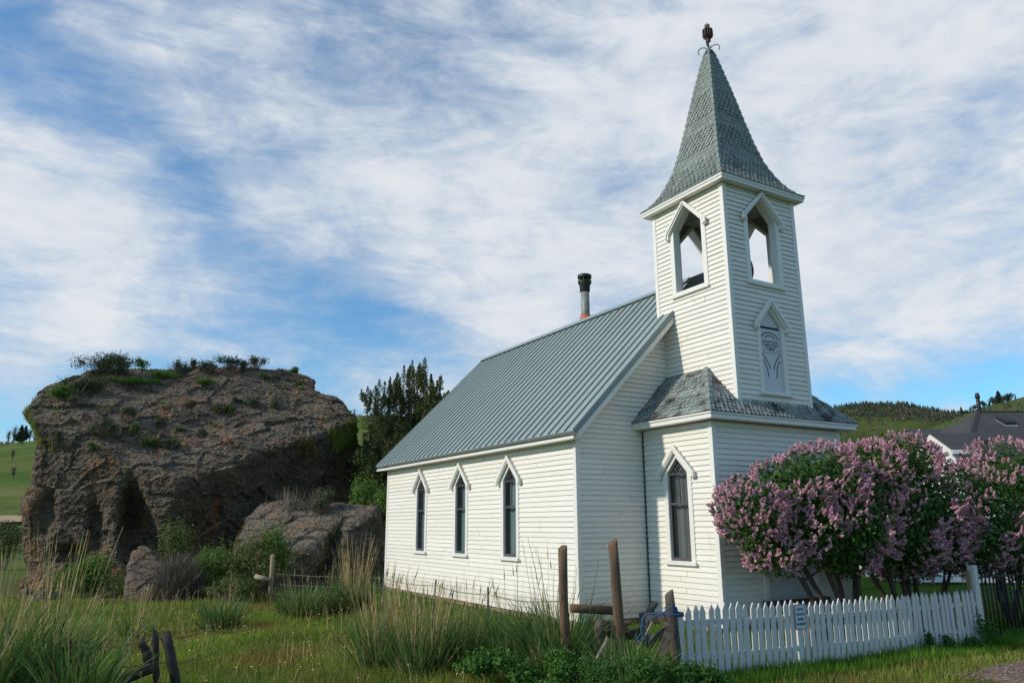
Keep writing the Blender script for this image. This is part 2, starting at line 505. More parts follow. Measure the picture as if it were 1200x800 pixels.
world = bpy.data.worlds.new('World'); SC.world = world; world.use_nodes = True
nt = world.node_tree
bg = [n for n in nt.nodes if n.type == 'BACKGROUND'][0]
bg.inputs['Strength'].default_value = .10
sky = N(nt, 'ShaderNodeTexSky'); sky.sky_type = 'NISHITA'; sky.sun_disc = False
sky.sun_elevation = math.radians(SUN_EL)
sky.sun_rotation = math.atan2(SUN_DIR[0], SUN_DIR[1])
sky.air_density = 1.0; sky.dust_density = .3; sky.ozone_density = 1.6
skyc = mixc(nt, 1.0, sky.outputs[0], (.58, 1.10, 1.38), 'MULTIPLY')
tcw = N(nt, 'ShaderNodeTexCoord').outputs['Generated']
sep = N(nt, 'ShaderNodeSeparateXYZ'); nt.links.new(tcw, sep.inputs[0])


def wm(op, a, b=None, c=None):
    n = N(nt, 'ShaderNodeMath', operation=op)
    for i, v in enumerate((a, b, c)):
        if v is None: continue
        if isinstance(v, (int, float)): n.inputs[i].default_value = v
        else: nt.links.new(v, n.inputs[i])
    return n.outputs[0]


zz = wm('ADD', wm('MAXIMUM', sep.outputs[2], 0.0), .10)
cmb = N(nt, 'ShaderNodeCombineXYZ')
nt.links.new(wm('DIVIDE', sep.outputs[0], zz), cmb.inputs[0]); nt.links.new(wm('DIVIDE', sep.outputs[1], zz), cmb.inputs[1])
plane_uv = cmb.outputs[0]


def cloudnoise(rot, sx, sy, scale, detail, rough, dist, off=(0, 0, 0)):
    mp = N(nt, 'ShaderNodeMapping'); mp.vector_type = 'POINT'
    mp.inputs['Rotation'].default_value = (0, 0, math.radians(rot))
    mp.inputs['Scale'].default_value = (sx, sy, 1)
    mp.inputs['Location'].default_value = off
    nt.links.new(plane_uv, mp.inputs[0])
    n = N(nt, 'ShaderNodeTexNoise', Scale=scale, Detail=detail, Roughness=rough, Distortion=dist)
    nt.links.new(mp.outputs[0], n.inputs['Vector'])
    return n.outputs['Fac']


def lobe(px, py, width, amt):
    """a bank of cloud (or a gap) around one direction of the sky"""
    d = ray(px, py); d = d / np.linalg.norm(d)
    n = N(nt, 'ShaderNodeVectorMath', operation='DISTANCE')
    nt.links.new(tcw, n.inputs[0]); n.inputs[1].default_value = tuple(d)
    k = wm('DIVIDE', n.outputs['Value'], width)
    g = wm('POWER', 2.718, wm('MULTIPLY', wm('MULTIPLY', k, k), -1.0))
    return wm('MULTIPLY', g, amt)


def skynoise(scale, detail, rough, dist, rot=0.0, st=(1, 1, 1), off=(0, 0, 0)):
    """mottling laid over the dome of the sky itself"""
    mp = N(nt, 'ShaderNodeMapping')
    mp.inputs['Rotation'].default_value = (math.radians(rot), math.radians(rot * .6), math.radians(20))
    mp.inputs['Scale'].default_value = st
    mp.inputs['Location'].default_value = off
    nt.links.new(tcw, mp.inputs[0])
    n = N(nt, 'ShaderNodeTexNoise', Scale=scale, Detail=detail, Roughness=rough, Distortion=dist)
    nt.links.new(mp.outputs[0], n.inputs['Vector'])
    return n.outputs['Fac']


broad = skynoise(2.6, 5, .55, .5, 0, (1, 1, 1.6), (3.1, 1.7, 0))
puffs = skynoise(6.5, 10, .62, .35, 25, (1, 1, 1.5), (.6, 4.2, 2))
fibre = skynoise(9.0, 10, .68, .45, 38, (.7, 1.0, 2.6), (1.3, .4, 5))
low = cloudnoise(25, .5, 1.4, 1.6, 8, .62, .6, (2.1, .4, 0))
dens = wm('ADD', wm('ADD', wm('MULTIPLY', broad, .45), wm('MULTIPLY', low, .22)), wm('ADD', wm('MULTIPLY', puffs, .95), wm('MULTIPLY', fibre, .85)))
LOBES = [(20, 235, .10, .42), (120, 262, .085, .34), (180, 290, .05, .10), (300, 120, .13, .13), (370, 230, .12, .17), (520, 240, .17, .09), (980, 180, .45, .36), (720, 180, .30, .16), (560, 120, .14, .06),
         (1120, 330, .24, .12), (1060, 420, .12, .06), (20, 428, .05, .32), (110, 360, .06, .14), (200, 370, .05, .10), (60, 40, .2, .02), (220, 40, .12, .07), (430, 100, .07, -.08),
         (165, 140, .05, -.10), (110, 150, .06, -.06), (215, 235, .045, -.16), (255, 255, .04, -.16), (300, 300, .05, -.06), (180, 190, .04, -.03), (420, 365, .06, -.16), (340, 350, .07, -.13), (480, 385, .07, -.10), (60, 320, .05, -.12),
         (1090, 464, .08, -.46), (1190, 450, .06, -.34), (990, 470, .05, -.36), (1120, 487, .022, .42), (1030, 455, .03, .12), (90, 365, .05, .14), (250, 385, .10, .10), (560, 380, .12, .16), (60, 318, .05, -.12), (160, 330, .05, -.10), (540, 60, .06, -.06), (460, 30, .06, -.05), (40, 130, .06, -.05)]
for L_ in LOBES:
    dens = wm('ADD', dens, lobe(*L_))
cov = N(nt, 'ShaderNodeMapRange'); cov.interpolation_type = 'SMOOTHSTEP'
cov.inputs[1].default_value = .96; cov.inputs[2].default_value = 1.78
cov.inputs[3].default_value = .06; cov.inputs[4].default_value = 1.0
nt.links.new(dens, cov.inputs[0])
cloudcol = mixc(nt, cov.outputs[0], (3.25, 4.35, 5.6), (6.7, 6.95, 7.25))
veil = ramp(nt, wm('ADD', wm('MULTIPLY', puffs, .5), wm('MULTIPLY', fibre, .5)), [(.38, 1.0), (.60, .0)])
cloudcol = mixc(nt, wm('MULTIPLY', veil, .85), cloudcol, (4.6, 5.4, 6.4))
final = mixc(nt, wm('MULTIPLY', cov.outputs[0], .97), skyc, cloudcol)
nt.links.new(final, bg.inputs['Color'])

SC.view_settings.view_transform = 'Standard'
SC.view_settings.look = 'None'
SC.view_settings.exposure = 0.22
SC.view_settings.gamma = 1.0
SC.cycles.max_bounces = 6
SC.cycles.transparent_max_bounces = 8

# ================================================================== THE GROUND
azs = np.concatenate([np.arange(-180, -40, 4), np.arange(-40, -20, 1), np.arange(-20, 90, .4), np.arange(90, 180, 4)])
rad = np.concatenate([[.01], np.arange(1, 8, 1), np.arange(8, 40, .5), np.arange(40, 80, 2), np.arange(80, 300, 6), np.arange(300, 1000, 14), np.geomspace(1000, 5000, 14)])
A, R = np.meshgrid(np.radians(azs), rad, indexing='ij')
gx = CAM[0] + R * np.sin(A); gy = CAM[1] + R * np.cos(A)
V = np.stack([gx, gy, gz(gx, gy)], -1).reshape(-1, 3)
na, nr = A.shape
ii, jj = np.meshgrid(np.arange(na), np.arange(nr - 1), indexing='ij')
i2 = (ii + 1) % na
F = np.stack([ii * nr + jj, ii * nr + jj + 1, i2 * nr + jj + 1, i2 * nr + jj], -1).reshape(-1, 4)
prop(npmesh('ground', V, F[:, ::-1], GROUND, smooth=True), kind='structure')


def draped(name, pts, mat, lift, n=24):
    """thin sheet lying on the ground inside a 4-corner outline"""
    p = np.array(pts, float)
    s, t = np.meshgrid(np.linspace(0, 1, n), np.linspace(0, 1, n), indexing='ij')
    w = .35 * (vnoise2(s * 6 + 3, t * 6, 9) - .5) * 4 * np.minimum(np.minimum(s, 1 - s), 0.12) / .12
    xy = ((1 - s) * (1 - t))[..., None] * p[0] + (s * (1 - t))[..., None] * p[1] + (s * t)[..., None] * p[2] + ((1 - s) * t)[..., None] * p[3]
    edge = np.where((s == 0) | (s == 1) | (t == 0) | (t == 1), 1.0, 0.0)
    xy[..., 0] += edge * .5 * (vnoise2(s * 9, t * 9, 21) - .5); xy[..., 1] += edge * .4 * (vnoise2(s * 9, t * 9, 22) - .5)
    z = gz(xy[..., 0], xy[..., 1]) + np.where(edge > 0, -.03, lift)
    V = np.concatenate([xy, z[..., None]], -1).reshape(-1, 3)
    i, j = np.meshgrid(np.arange(n - 1), np.arange(n - 1), indexing='ij')
    F = np.stack([i * n + j, (i + 1) * n + j, (i + 1) * n + j + 1, i * n + j + 1], -1).reshape(-1, 4)
    return prop(npmesh(name, V, F, mat, smooth=True), kind='structure')


draped('gravel_path', [(1.9, -9.0), (9.5, -9.8), (11.5, -5.2), (2.9, -5.55)], GRAVEL, .05, 48)
ta = np.radians(np.linspace(-14, 1, 30))
tv = []
for rr in (104, 112):
    for a_ in ta:
        x_ = CAM[0] + rr * math.sin(a_); y_ = CAM[1] + rr * math.cos(a_)
        tv.append((x_, y_, float(gz(x_, y_)) + .35))
prop(npmesh('dirt_track', np.array(tv), np.array([(i, i + 1, i + 31, i + 30) for i in range(29)]), TRACK), kind='structure')

# ================================================================== THE CHURCH
church = empty('church', (0, 0, 0), 'white clapboard church with a tall belfry, shingled spire and green metal roof', 'church')
CX = 3.62                      # middle of the nave and tower
NL = 10.19                     # nave length
VL, VR, VF = 1.75, 5.49, -2.03  # vestibule left, right, front
S0, S1, SB = 2.527, 4.713, .156  # tower left, right, back
YC = (VF + SB) / 2
ROW = .104


def hole_int(h, z):
    """span of a pointed opening (centre, half width, sill, spring, apex) at a height"""
    c, hw, z0, zs, za = h
    if z < z0 or z > za: return None
    k = hw if z <= zs else hw * (za - z) / (za - zs)
    return (c - k, c + k)


def siding(mb, O, T, Nn, z0, z1, bounds, holes=(), row=ROW):
    O = np.array(O, float); T = np.array(T, float); Nn = np.array(Nn, float); Z = np.array([0, 0, 1.0])
    W = lambda u, z, d: O + T * u + Z * z + Nn * d

    def spans(z):
        l, r = bounds(z)
        out = [(l, r)] if r > l else []
        for h in holes:
            q = hole_int(h, z)
            if q is None: continue
            nw = []
            for (a, b_) in out:
                if q[1] <= a or q[0] >= b_: nw.append((a, b_)); continue
                if q[0] > a: nw.append((a, q[0]))
                if q[1] < b_: nw.append((q[1], b_))
            out = nw
        return out
    n = int(math.ceil((z1 - z0) / row - 1e-6))
    for k in range(n):
        zb = z0 + k * row; zt = min(z1, zb + row)
        lo, hi = spans(zb + 1e-4), spans(zt - 1e-4)
        if len(lo) != len(hi):
            lo = hi = spans((zb + zt) / 2)
        jit = rnd.uniform(-.002, .002)
        for (a0, b0), (a1, b1) in zip(lo, hi):
            if b0 - a0 < .005: continue
            if b1 - a1 < .001: a1 = b1 = (a1 + b1) / 2
            d = .023 + jit
            cuts = [0.0]
            q_ = rnd.uniform(.6, 4.2)
            while b0 - a0 - q_ > .5:
                cuts.append(q_ / (b0 - a0)); q_ += rnd.uniform(2.4, 4.6)
            cuts.append(1.0)
            for t0_, t1_ in zip(cuts[:-1], cuts[1:]):
                e0 = .0035 / (b0 - a0) if t0_ > 0 else 0; e1 = .0035 / (b0 - a0) if t1_ < 1 else 0
                l0, r0_ = a0 + (b0 - a0) * (t0_ + e0), a0 + (b0 - a0) * (t1_ - e1)
                l1, r1_ = a1 + (b1 - a1) * (t0_ + e0), a1 + (b1 - a1) * (t1_ - e1)
                dj = rnd.uniform(-.0025, .0025)
                mb.face([W(l0, zb, d + dj), W(r0_, zb, d + dj), W(r1_, zt, .003), W(l1, zt, .003)], 0)
                if t1_ < 1:
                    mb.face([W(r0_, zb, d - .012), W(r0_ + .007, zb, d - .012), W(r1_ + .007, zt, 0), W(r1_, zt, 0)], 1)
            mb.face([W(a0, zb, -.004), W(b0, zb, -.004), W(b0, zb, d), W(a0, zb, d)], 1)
            mb.face([W(a0, zb, -.004), W(a0, zb, d), W(a1, zt, .003), W(a1, zt, -.004)], 0)
            mb.face([W(b0, zb, -.004), W(b1, zt, -.004), W(b1, zt, .003), W(b0, zb, d)], 0)


def pent(hw, z0, zs, za, c=0.0):
    return [(c - hw, z0), (c + hw, z0), (c + hw, zs), (c, za), (c - hw, zs)]


class Wall:
    """coordinates on a wall: u along it, z up, d out of it"""
    def __init__(s, O, T, Nn):
        s.O = np.array(O, float); s.T = np.array(T, float); s.N = np.array(Nn, float)

    def p(s, u, z, d):
        return s.O + s.T * u + np.array([0, 0, 1.0]) * z + s.N * d

    def box(s, mb, u0, u1, z0, z1, d0, d1, m=0):
        mb.hexa([s.p(u0, z0, d0), s.p(u0, z0, d1), s.p(u1, z0, d1), s.p(u1, z0, d0)],
                [s.p(u0, z1, d0), s.p(u0, z1, d1), s.p(u1, z1, d1), s.p(u1, z1, d0)], m)

    def strip(s, mb, outer, inner, d0, d1, closed=True, m=0):
        n = len(outer)
        for k in range(n if closed else n - 1):
            a, b_ = k, (k + 1) % n
            q = [outer[a], outer[b_], inner[b_], inner[a]]
            mb.hexa([s.p(*w, d0) for w in q], [s.p(*w, d1) for w in q], m)

    def poly(s, mb, pts, d0, d1, m=0):
        n = len(pts)
        mb.face([s.p(*w, d1) for w in pts], m)
        mb.face([s.p(*w, d0) for w in pts[::-1]], m)
        for k in range(n):
            a, b_ = pts[k], pts[(k + 1) % n]
            mb.face([s.p(*a, d0), s.p(*b_, d0), s.p(*b_, d1), s.p(*a, d1)], m)

    def bar(s, mb, p0, p1, w, d0, d1, m=0):
        a = np.array(p0); b_ = np.array(p1); t = (b_ - a) / (np.linalg.norm(b_ - a) + 1e-9); nn = np.array([-t[1], t[0]]) * w / 2
        q = [a - nn, b_ - nn, b_ + nn, a + nn]
        mb.hexa([s.p(*w_, d0) for w_ in q], [s.p(*w_, d1) for w_ in q], m)


LEFTN = Wall((0, 0, 0), (0, -1, 0), (-1, 0, 0))        # u = -y
WVL = Wall((VL, 0, 0), (0, -1, 0), (-1, 0, 0))
WVF = Wall((0, VF, 0), (1, 0, 0), (0, -1, 0))
WVR = Wall((VR, 0, 0), (0, 1, 0), (1, 0, 0))
WSL = Wall((S0, 0, 0), (0, -1, 0), (-1, 0, 0))
WSR = Wall((S1, 0, 0), (0, 1, 0), (1, 0, 0))
WSB = Wall((0, SB, 0), (-1, 0, 0), (0, 1, 0))

WINHW, WZ0, WZS, WZA = .285, 1.10, 2.81, 3.105
nave_wins = [2.61, 5.09, 7.57]
vest_win = -1.026


def gable_bounds(z, lift=3.86):
    k = max(0.0, z - lift)
    return (k, 2 * CX - k)


# --- nave walls
mb = MB()
siding(mb, (0, 0, 0), (0, -1, 0), (-1, 0, 0), 0, 3.66, lambda z: (-NL, 0), [(-c, WINHW + .05, WZ0 - .05, WZS + .02, WZA + .06) for c in nave_wins])
mb.build('nave_side_wall', [WHITE, GRIME_SHADE], church)
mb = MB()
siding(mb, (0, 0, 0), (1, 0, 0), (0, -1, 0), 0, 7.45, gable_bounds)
mb.build('nave_gable_wall', [WHITE, GRIME_SHADE], church)
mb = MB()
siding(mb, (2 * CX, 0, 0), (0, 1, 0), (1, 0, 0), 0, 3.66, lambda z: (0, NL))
mb.build('nave_side_wall', [WHITE, GRIME_SHADE], church)
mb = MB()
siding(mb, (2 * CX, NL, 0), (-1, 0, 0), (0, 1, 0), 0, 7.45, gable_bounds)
mb.build('nave_gable_wall', [WHITE, GRIME_SHADE], church)
# --- vestibule walls
mb = MB()
siding(mb, (VL, 0, 0), (0, -1, 0), (-1, 0, 0), 0, 3.75, lambda z: (0, -VF), [(-vest_win, WINHW + .06, WZ0 - .05, WZS + .02, WZA + .06)])
siding(mb, (0, VF, 0), (1, 0, 0), (0, -1, 0), 0, 3.75, lambda z: (VL, VR), [(3.645, .72, .40, 2.5, 2.56)])
siding(mb, (VR, 0, 0), (0, 1, 0), (1, 0, 0), 0, 3.75, lambda z: (VF, 0))
mb.build('vestibule_wall', [WHITE, GRIME_SHADE], church)
# --- corner boards
for (x0, x1, y0, y1, z1) in ((-.028, .085, -.028, .085, 3.5), (-.028, .085, NL - .085, NL + .028, 3.5), (2 * CX - .085, 2 * CX + .028, -.028, .085, 3.5),
                             (VL - .028, VL + .085, VF - .028, VF + .085, 3.74), (VR - .085, VR + .028, VF - .028, VF + .085, 3.74)):
    mb = MB(); mb.box(x0, x1, y0, y1, -.02, z1); mb.build('corner_board', TRIM, church, bevel=.006)
mb = MB()
mb.box(VL - .034, VL - .002, -.05, -.022, .02, 3.72)
mb.build('rusty_downpipe', RUSTMETAL, church)
mb = MB()
for (x0, x1, y0, y1) in ((.02, 2 * CX - .02, .03, NL - .03), (VL + .03, VR - .03, VF + .03, .029)):
    mb.box(x0, x1, y0, y1, -.6, -.004)
for k in range(60):
    y_ = .1 + k * .17
    mb.box(-.005 - rnd.uniform(0, .03), .04, y_, y_ + rnd.uniform(.10, .16), -.4, -.012 - rnd.uniform(0, .03))
for k in range(10):
    x_ = .1 + k * .165
    mb.box(x_, x_ + .14, -.02 - rnd.uniform(0, .03), .05, -.4, -.015 - rnd.uniform(0, .03))
for k in range(22):
    x_ = VL + .05 + k * .165
    mb.box(x_, x_ + .14, VF - .005 - rnd.uniform(0, .03), VF + .05, -.4, -.015 - rnd.uniform(0, .03))
for k in range(11):
    y_ = VF + .05 + k * .17
    mb.box(VL - .005 - rnd.uniform(0, .03), VL + .05, y_, y_ + .15, -.4, -.015 - rnd.uniform(0, .03))
mb.build('foundation', STONE, church)

# --- nave roof: standing seam metal
EZ, EO, RZ = 3.613, .285, 7.528
RO = .36
mb = MB()
TH = .07
sl_ = (RZ - EZ) / (CX + EO)


def roofpt(side, x, y, up=0.0):
    """x measured from the left eave line inwards"""
    nx, nz = -sl_ / math.hypot(1, sl_), 1 / math.hypot(1, sl_)
    z = EZ + sl_ * (x + EO)
    X, Zz = x + nx * up, z + nz * up
    return (X if side < 0 else 2 * CX - X, y, Zz)


def slab(mb, side, x0, x1, y0, y1, u0, u1, m=0):
    q = [(x0, y0), (x1, y0), (x1, y1), (x0, y1)]
    if side > 0: q = q[::-1]
    mb.hexa([roofpt(side, *w, u0) for w in q], [roofpt(side, *w, u1) for w in q], m)


def slab_taper(mb, side, xa, xb, y, w, u0, u1, m):
    slab(mb, side, xa, xb, y - w / 2, y + w / 2, u0, u1, m)


for side in (-1, 1):
    slab(mb, side, -EO, CX - .001, SB, NL + RO, -TH, 0, 0)
    slab(mb, side, -EO, S0, -RO, SB - .001, -TH, 0, 0)
    k = 0
    y_ = -RO + .03
    while y_ < NL + RO:
        slab(mb, side, -EO + .004, (CX - .01 if y_ > SB else S0 - .005), y_ - .010, y_ + .010, .001, .032, 1)
        y_ += .303
    # drip edge and rake flashing
    slab(mb, side, -EO - .012, -EO - .001, -RO, NL + RO, -.055, .012, 2)
    slab(mb, side, -EO, S0 - .01, -RO - .014, -RO - .001, -.075, .030, 1)
    slab(mb, side, -EO, CX, NL + RO + .001, NL + RO + .014, -.11, .035, 2)
roof = mb.build('nave_roof', [METALROOF, SEAM, FLASH], church)
mb = MB()
for side in (-1, 1):
    slab(mb, side, CX - .13, CX - .002, SB + .004, NL + RO + .02, .047, .062, 0)
mb.build('ridge_cap', FLASH, roof)
# white rake boards, fascia and boxed eaves under the roof
mb = MB()
for side in (-1, 1):
    slab(mb, side, -EO + .01, S0 - .02, -RO + .002, -RO + .035, -.175, -TH - .002, 0)
    slab(mb, side, -EO + .01, CX, NL + RO - .035, NL + RO - .002, -.175, -TH - .002, 0)
    slab(mb, side, -EO + .03, S0 - .02, -RO + .036, -.03, -.115, -TH - .002, 0)
    xs = (-EO + .006, -EO + .03) if side < 0 else (2 * CX + EO - .03, 2 * CX + EO - .006)
    mb.box(xs[0], xs[1], -RO + .036, NL + RO - .036, EZ - .155, EZ - .095)
    xs = (-EO + .031, .0) if side < 0 else (2 * CX, 2 * CX + EO - .031)
    mb.box(xs[0], xs[1], -RO + .04, NL + RO - .04, EZ - .145, EZ - .125)
mb.build('eave_trim', TRIM, church, bevel=.004)

# --- flue pipe
fx, fy = CX + .22, 4.75
fz = 7.3
mb = MB()
mb.lathe([(.125, 0), (.125, 1.25)], (fx, fy, fz), 20)
for k in range(3):
    mb.lathe([(.128, .48 + k * .28), (.131, .487 + k * .28), (.128, .494 + k * .28)], (fx, fy, fz), 20)
flue = mb.build('flue_pipe', GALV, church)
mb = MB()
mb.lathe([(.13, 1.16), (.15, 1.20), (.155, 1.36), (.20, 1.44), (.205, 1.50), (.15, 1.52)], (fx, fy, fz), 20)
for k in range(8):
    t = k * math.pi / 4
    mb.tube([(fx + .18 * math.cos(t), fy + .18 * math.sin(t), fz + 1.49), (fx + .18 * math.cos(t), fy + .18 * math.sin(t), fz + 1.62)], .012, 5)
mb.lathe([(.205, 1.60), (.21, 1.62), (.205, 1.69), (.12, 1.725), (.01, 1.735)], (fx, fy, fz), 20)
mb.build('flue_cap', [DARKMETAL], flue)
mb = MB()
mb.lathe([(.22, -.06), (.19, .22), (.17, .38), (.155, .45), (.127, .46)], (fx, fy, fz), 12)
for k in range(7):
    t = k * .9
    mb.lathe([(.03, -.03), (.045, 0), (.03, .05)], (fx + .165 * math.cos(t), fy + .165 * math.sin(t), fz + .24 + .05 * (k % 3)), 6)
mb.build('orange_flashing', ORANGE, flue)


# --- pointed windows
def pointed_window(W, u, curtain, parent):
    mb = MB()
    W.strip(mb, pent(.40, WZ0 - .005, 2.785, 3.205, u), pent(WINHW, WZ0 + .012, WZS, WZA, u), -.06, .034)
    fr_ = mb.build('window', TRIM, parent, bevel=.005)
    mb = MB()
    ho = [(u - .53, 2.69), (u - .53, 2.80), (u, 3.355), (u + .53, 2.80), (u + .53, 2.69)]
    hi = [(u - .425, 2.69), (u - .425, 2.765), (u, 3.21), (u + .425, 2.765), (u + .425, 2.69)]
    W.strip(mb, ho, hi, .022, .10, closed=False)
    hi2 = [(u - .455, 2.70), (u - .455, 2.775), (u, 3.25), (u + .455, 2.775), (u + .455, 2.70)]
    ho2 = [(u - .545, 2.715), (u - .545, 2.81), (u, 3.375), (u + .545, 2.81), (u + .545, 2.715)]
    W.strip(mb, ho2, hi2, .101, .118, closed=False)
    mb.build('hood', TRIM, fr_, bevel=.004)
    mb = MB()
    W.box(mb, u - .445, u + .445, 1.035, 1.093, .0, .085)
    mb.build('sill', TRIM, fr_, bevel=.006)
    mb = MB()
    w = .034
    W.strip(mb, pent(WINHW - .001, WZ0 + .013, WZS, WZA - .001, u), pent(WINHW - w, WZ0 + .075, WZS - .02, WZA - w * 1.45, u), -.05, -.012)
    W.box(mb, u - WINHW + w, u + WINHW - w, 2.185, 2.225, -.048, -.006)
    W.box(mb, u - WINHW + w, u + WINHW - w, WZS - .035, WZS - .008, -.048, -.018)
    W.box(mb, u - .008, u + .008, 2.226, WZS - .036, -.044, -.024)
    for s_ in (-1, 1):
        W.bar(mb, (u + s_ * .02, WZS - .01), (u + s_ * .15, WZA - .15), .014, -.044, -.024)
        W.bar(mb, (u + s_ * .20, WZS - .01), (u - s_ * .06, WZA - .10), .014, -.0435, -.0235)
    mb.build('sash', SASH, fr_)
    mb = MB()
    mb.face([W.p(*q, -.036) for q in pent(WINHW - w + .004, WZ0 + .07, WZS, WZA - w * 1.4, u)])
    mb.build('glass', GLASS, fr_)
    # curtain folds behind the glass
    n = 40
    vs = []
    for zz_ in np.linspace(WZ0 - .02, WZA, 5):
        for k in range(n + 1):
            t = k / n
            vs.append(W.p(u - .34 + .68 * t, zz_, -.15 + .022 * math.sin(t * 38 + math.sin(t * 9) * 2) - (.05 if abs(t - .5) < .02 else 0)))
    fs = [(r_ * (n + 1) + k, r_ * (n + 1) + k + 1, (r_ + 1) * (n + 1) + k + 1, (r_ + 1) * (n + 1) + k) for r_ in range(4) for k in range(n)]
    npmesh('curtain', np.array(vs), np.array(fs), curtain, fr_, smooth=True)


for c_ in nave_wins:
    pointed_window(LEFTN, -c_, CURTAIN, church)
pointed_window(WVL, -vest_win, DARKCURTAIN, church)

# --- double door, casing and stoop
DC = 3.645
mb = MB()
for (u0, u1, z0_, z1_) in ((DC - .805, DC - .685, .36, 2.56), (DC + .685, DC + .805, .36, 2.56), (DC - .84, DC + .84, 2.561, 2.72)):
    WVF.box(mb, u0, u1, z0_, z1_, -.06, .035)
mb.build('door_casing', TRIM, church, bevel=.005)
for s_ in (-1, 1):
    u0, u1 = (DC - .684, DC - .003) if s_ < 0 else (DC + .003, DC + .684)
    mb = MB()
    WVF.box(mb, u0, u1, .42, 2.56, -.08, -.045)
    st = .10
    mid = (u0 + u1) / 2
    for (a, b_, z0_, z1_) in ((u0, u0 + st, .42, 2.56), (u1 - st, u1, .42, 2.56), (mid - .05, mid + .05, .42, 2.56)):
        WVF.box(mb, a, b_, z0_, z1_, -.044, -.022)
    for (z0_, z1_) in ((.42, .66), (1.30, 1.44), (2.42, 2.56)):
        WVF.box(mb, u0 + st + .001, mid - .051, z0_, z1_, -.0442, -.0222)
        WVF.box(mb, mid + .051, u1 - st - .001, z0_, z1_, -.0442, -.0222)
    for (a, b_) in ((u0 + st, mid - .05), (mid + .05, u1 - st)):
        for (z0_, z1_) in ((.66, 1.30), (1.44, 2.42)):
            WVF.box(mb, a + .03, b_ - .03, z0_ + .04, z1_ - .04, -.0441, -.032)
    leaf = mb.build('door', DOORP, church)
    if s_ > 0:
        mb = MB()
        mb.tube([WVF.p(u0 + .05, 1.36, -.022), WVF.p(u0 + .05, 1.36, .03)], .014, 8)
        mb.tube([WVF.p(u0 + .05, 1.36, .03), WVF.p(u0 + .05, 1.36, .07)], .03, 10)
        mb.build('handle', DARKMETAL, leaf)
mb = MB()
WVF.box(mb, DC - .9, DC + .9, .33, .40, .022, .14)
mb.box(DC - .9, DC + .9, VF - 1.0, VF - .142, .26, .33, 0)
mb.box(DC - .8, DC + .8, VF - .95, VF - .15, -.4, .255, 0)
mb.box(DC - .9, DC + .9, VF - 1.3, VF - 1.001, .02, .09, 0)
mb.build('stoop', GREYWOOD, church)


# --- vestibule skirt roof
def shingles(mb, P, half, s_max, row, wid, pattern, rise=.014, skip=None, under=True, left=None):
    """P(u, s, d): point u sideways, s up the slope, d off the surface; half(s) -> (u0, u1)"""
    n = int(s_max / row)
    for k in range(n):
        s0 = k * row; s1 = min(s_max, s0 + row * 1.25)
        a0, b0 = half(s0); a1, b1 = half(min(s_max, s0 + row))
        kind = pattern(s0)
        w = wid if kind == 'rect' else wid * 1.0
        off = (k % 2) * w / 2
        u = math.floor((a0 - off) / w) * w + off
        while u < b0:
            l, r_ = u + .004, u + w - .004
            u += w
            lm = (l + r_) / 2
            if kind == 'rect':
                jit = rnd.uniform(0, .012)
                bot = [(l, s0 - jit), (r_, s0 - jit)]
            else:
                bot = [(l + .003, s0 + row * .42), (lm - w * .08, s0 - row * .20), (lm + w * .08, s0 - row * .20), (r_ - .003, s0 + row * .42)]
            # clip to the hips
            bot = [(min(max(p_[0], a0), b0), p_[1]) for p_ in bot]
            lt, rt = min(max(l, a1), b1), min(max(r_, a1), b1)
            if bot[-1][0] - bot[0][0] < .012: continue
            if skip and skip(P((l + r_) / 2, s0 + row / 2, 0)): continue
            rr = rise * rnd.uniform(.8, 1.5) * (1.7 if kind == 'diam' else 1.0)
            top = [(rt, s1), (lt, s1)] if rt - lt > .004 else [((lt + rt) / 2, s1)]
            pts = [P(*p_, rr) for p_ in bot] + [P(*p_, .003) for p_ in top]
            mb.face(pts, 0)
            for q in range(len(bot) - 1):
                mb.face([P(*bot[q], -.002), P(*bot[q + 1], -.002), P(*bot[q + 1], rr), P(*bot[q], rr)], 0)


KX0, KX1, KY, KZ, KS = 1.452, 5.788, -2.328, 3.885, 1.04
kn = math.hypot(1, KS)
run = S0 - KX0
slope_len = run * kn
mb = MB()
# under surface
B = [(KX0, KY), (KX1, KY), (KX1 - run, KY + run), (KX0 + run, KY + run)]
kz = lambda x, y: KZ + KS * min(x - KX0, KX1 - x, y - KY)
mb.face([(x, y, kz(x, y) - .002) for x, y in B], 1)
mb.face([(x, y, kz(x, y) - .002) for x, y in [(KX0, 0), (KX0, KY), (KX0 + run, KY + run), (KX0 + run, 0)]], 1)
mb.face([(x, y, kz(x, y) - .002) for x, y in [(KX1, KY), (KX1, 0), (KX1 - run, 0), (KX1 - run, KY + run)]], 1)
Pf = lambda u, s, d: np.array([u, KY + s / kn - d * KS / kn, KZ + s * KS / kn + d / kn])
Pl = lambda u, s, d: np.array([KX0 + s / kn - d * KS / kn, -u, KZ + s * KS / kn + d / kn])
Pr = lambda u, s, d: np.array([KX1 - s / kn + d * KS / kn, u, KZ + s * KS / kn + d / kn])
inshaft = lambda p: S0 - .01 < p[0] < S1 + .01 and p[1] > VF + .03
pat = lambda s: 'diam' if (.13 < s < .55 or .80 < s < 1.2) else 'rect'
shingles(mb, Pf, lambda s: (KX0 + s / kn, KX1 - s / kn), slope_len, .105, .115, lambda s: 'diam' if s < .6 else 'rect', skip=inshaft)
shingles(mb, Pl, lambda s: (.0, -KY - s / kn), slope_len, .105, .115, pat)
shingles(mb, Pr, lambda s: (KY + s / kn, .0), slope_len, .105, .115, pat)


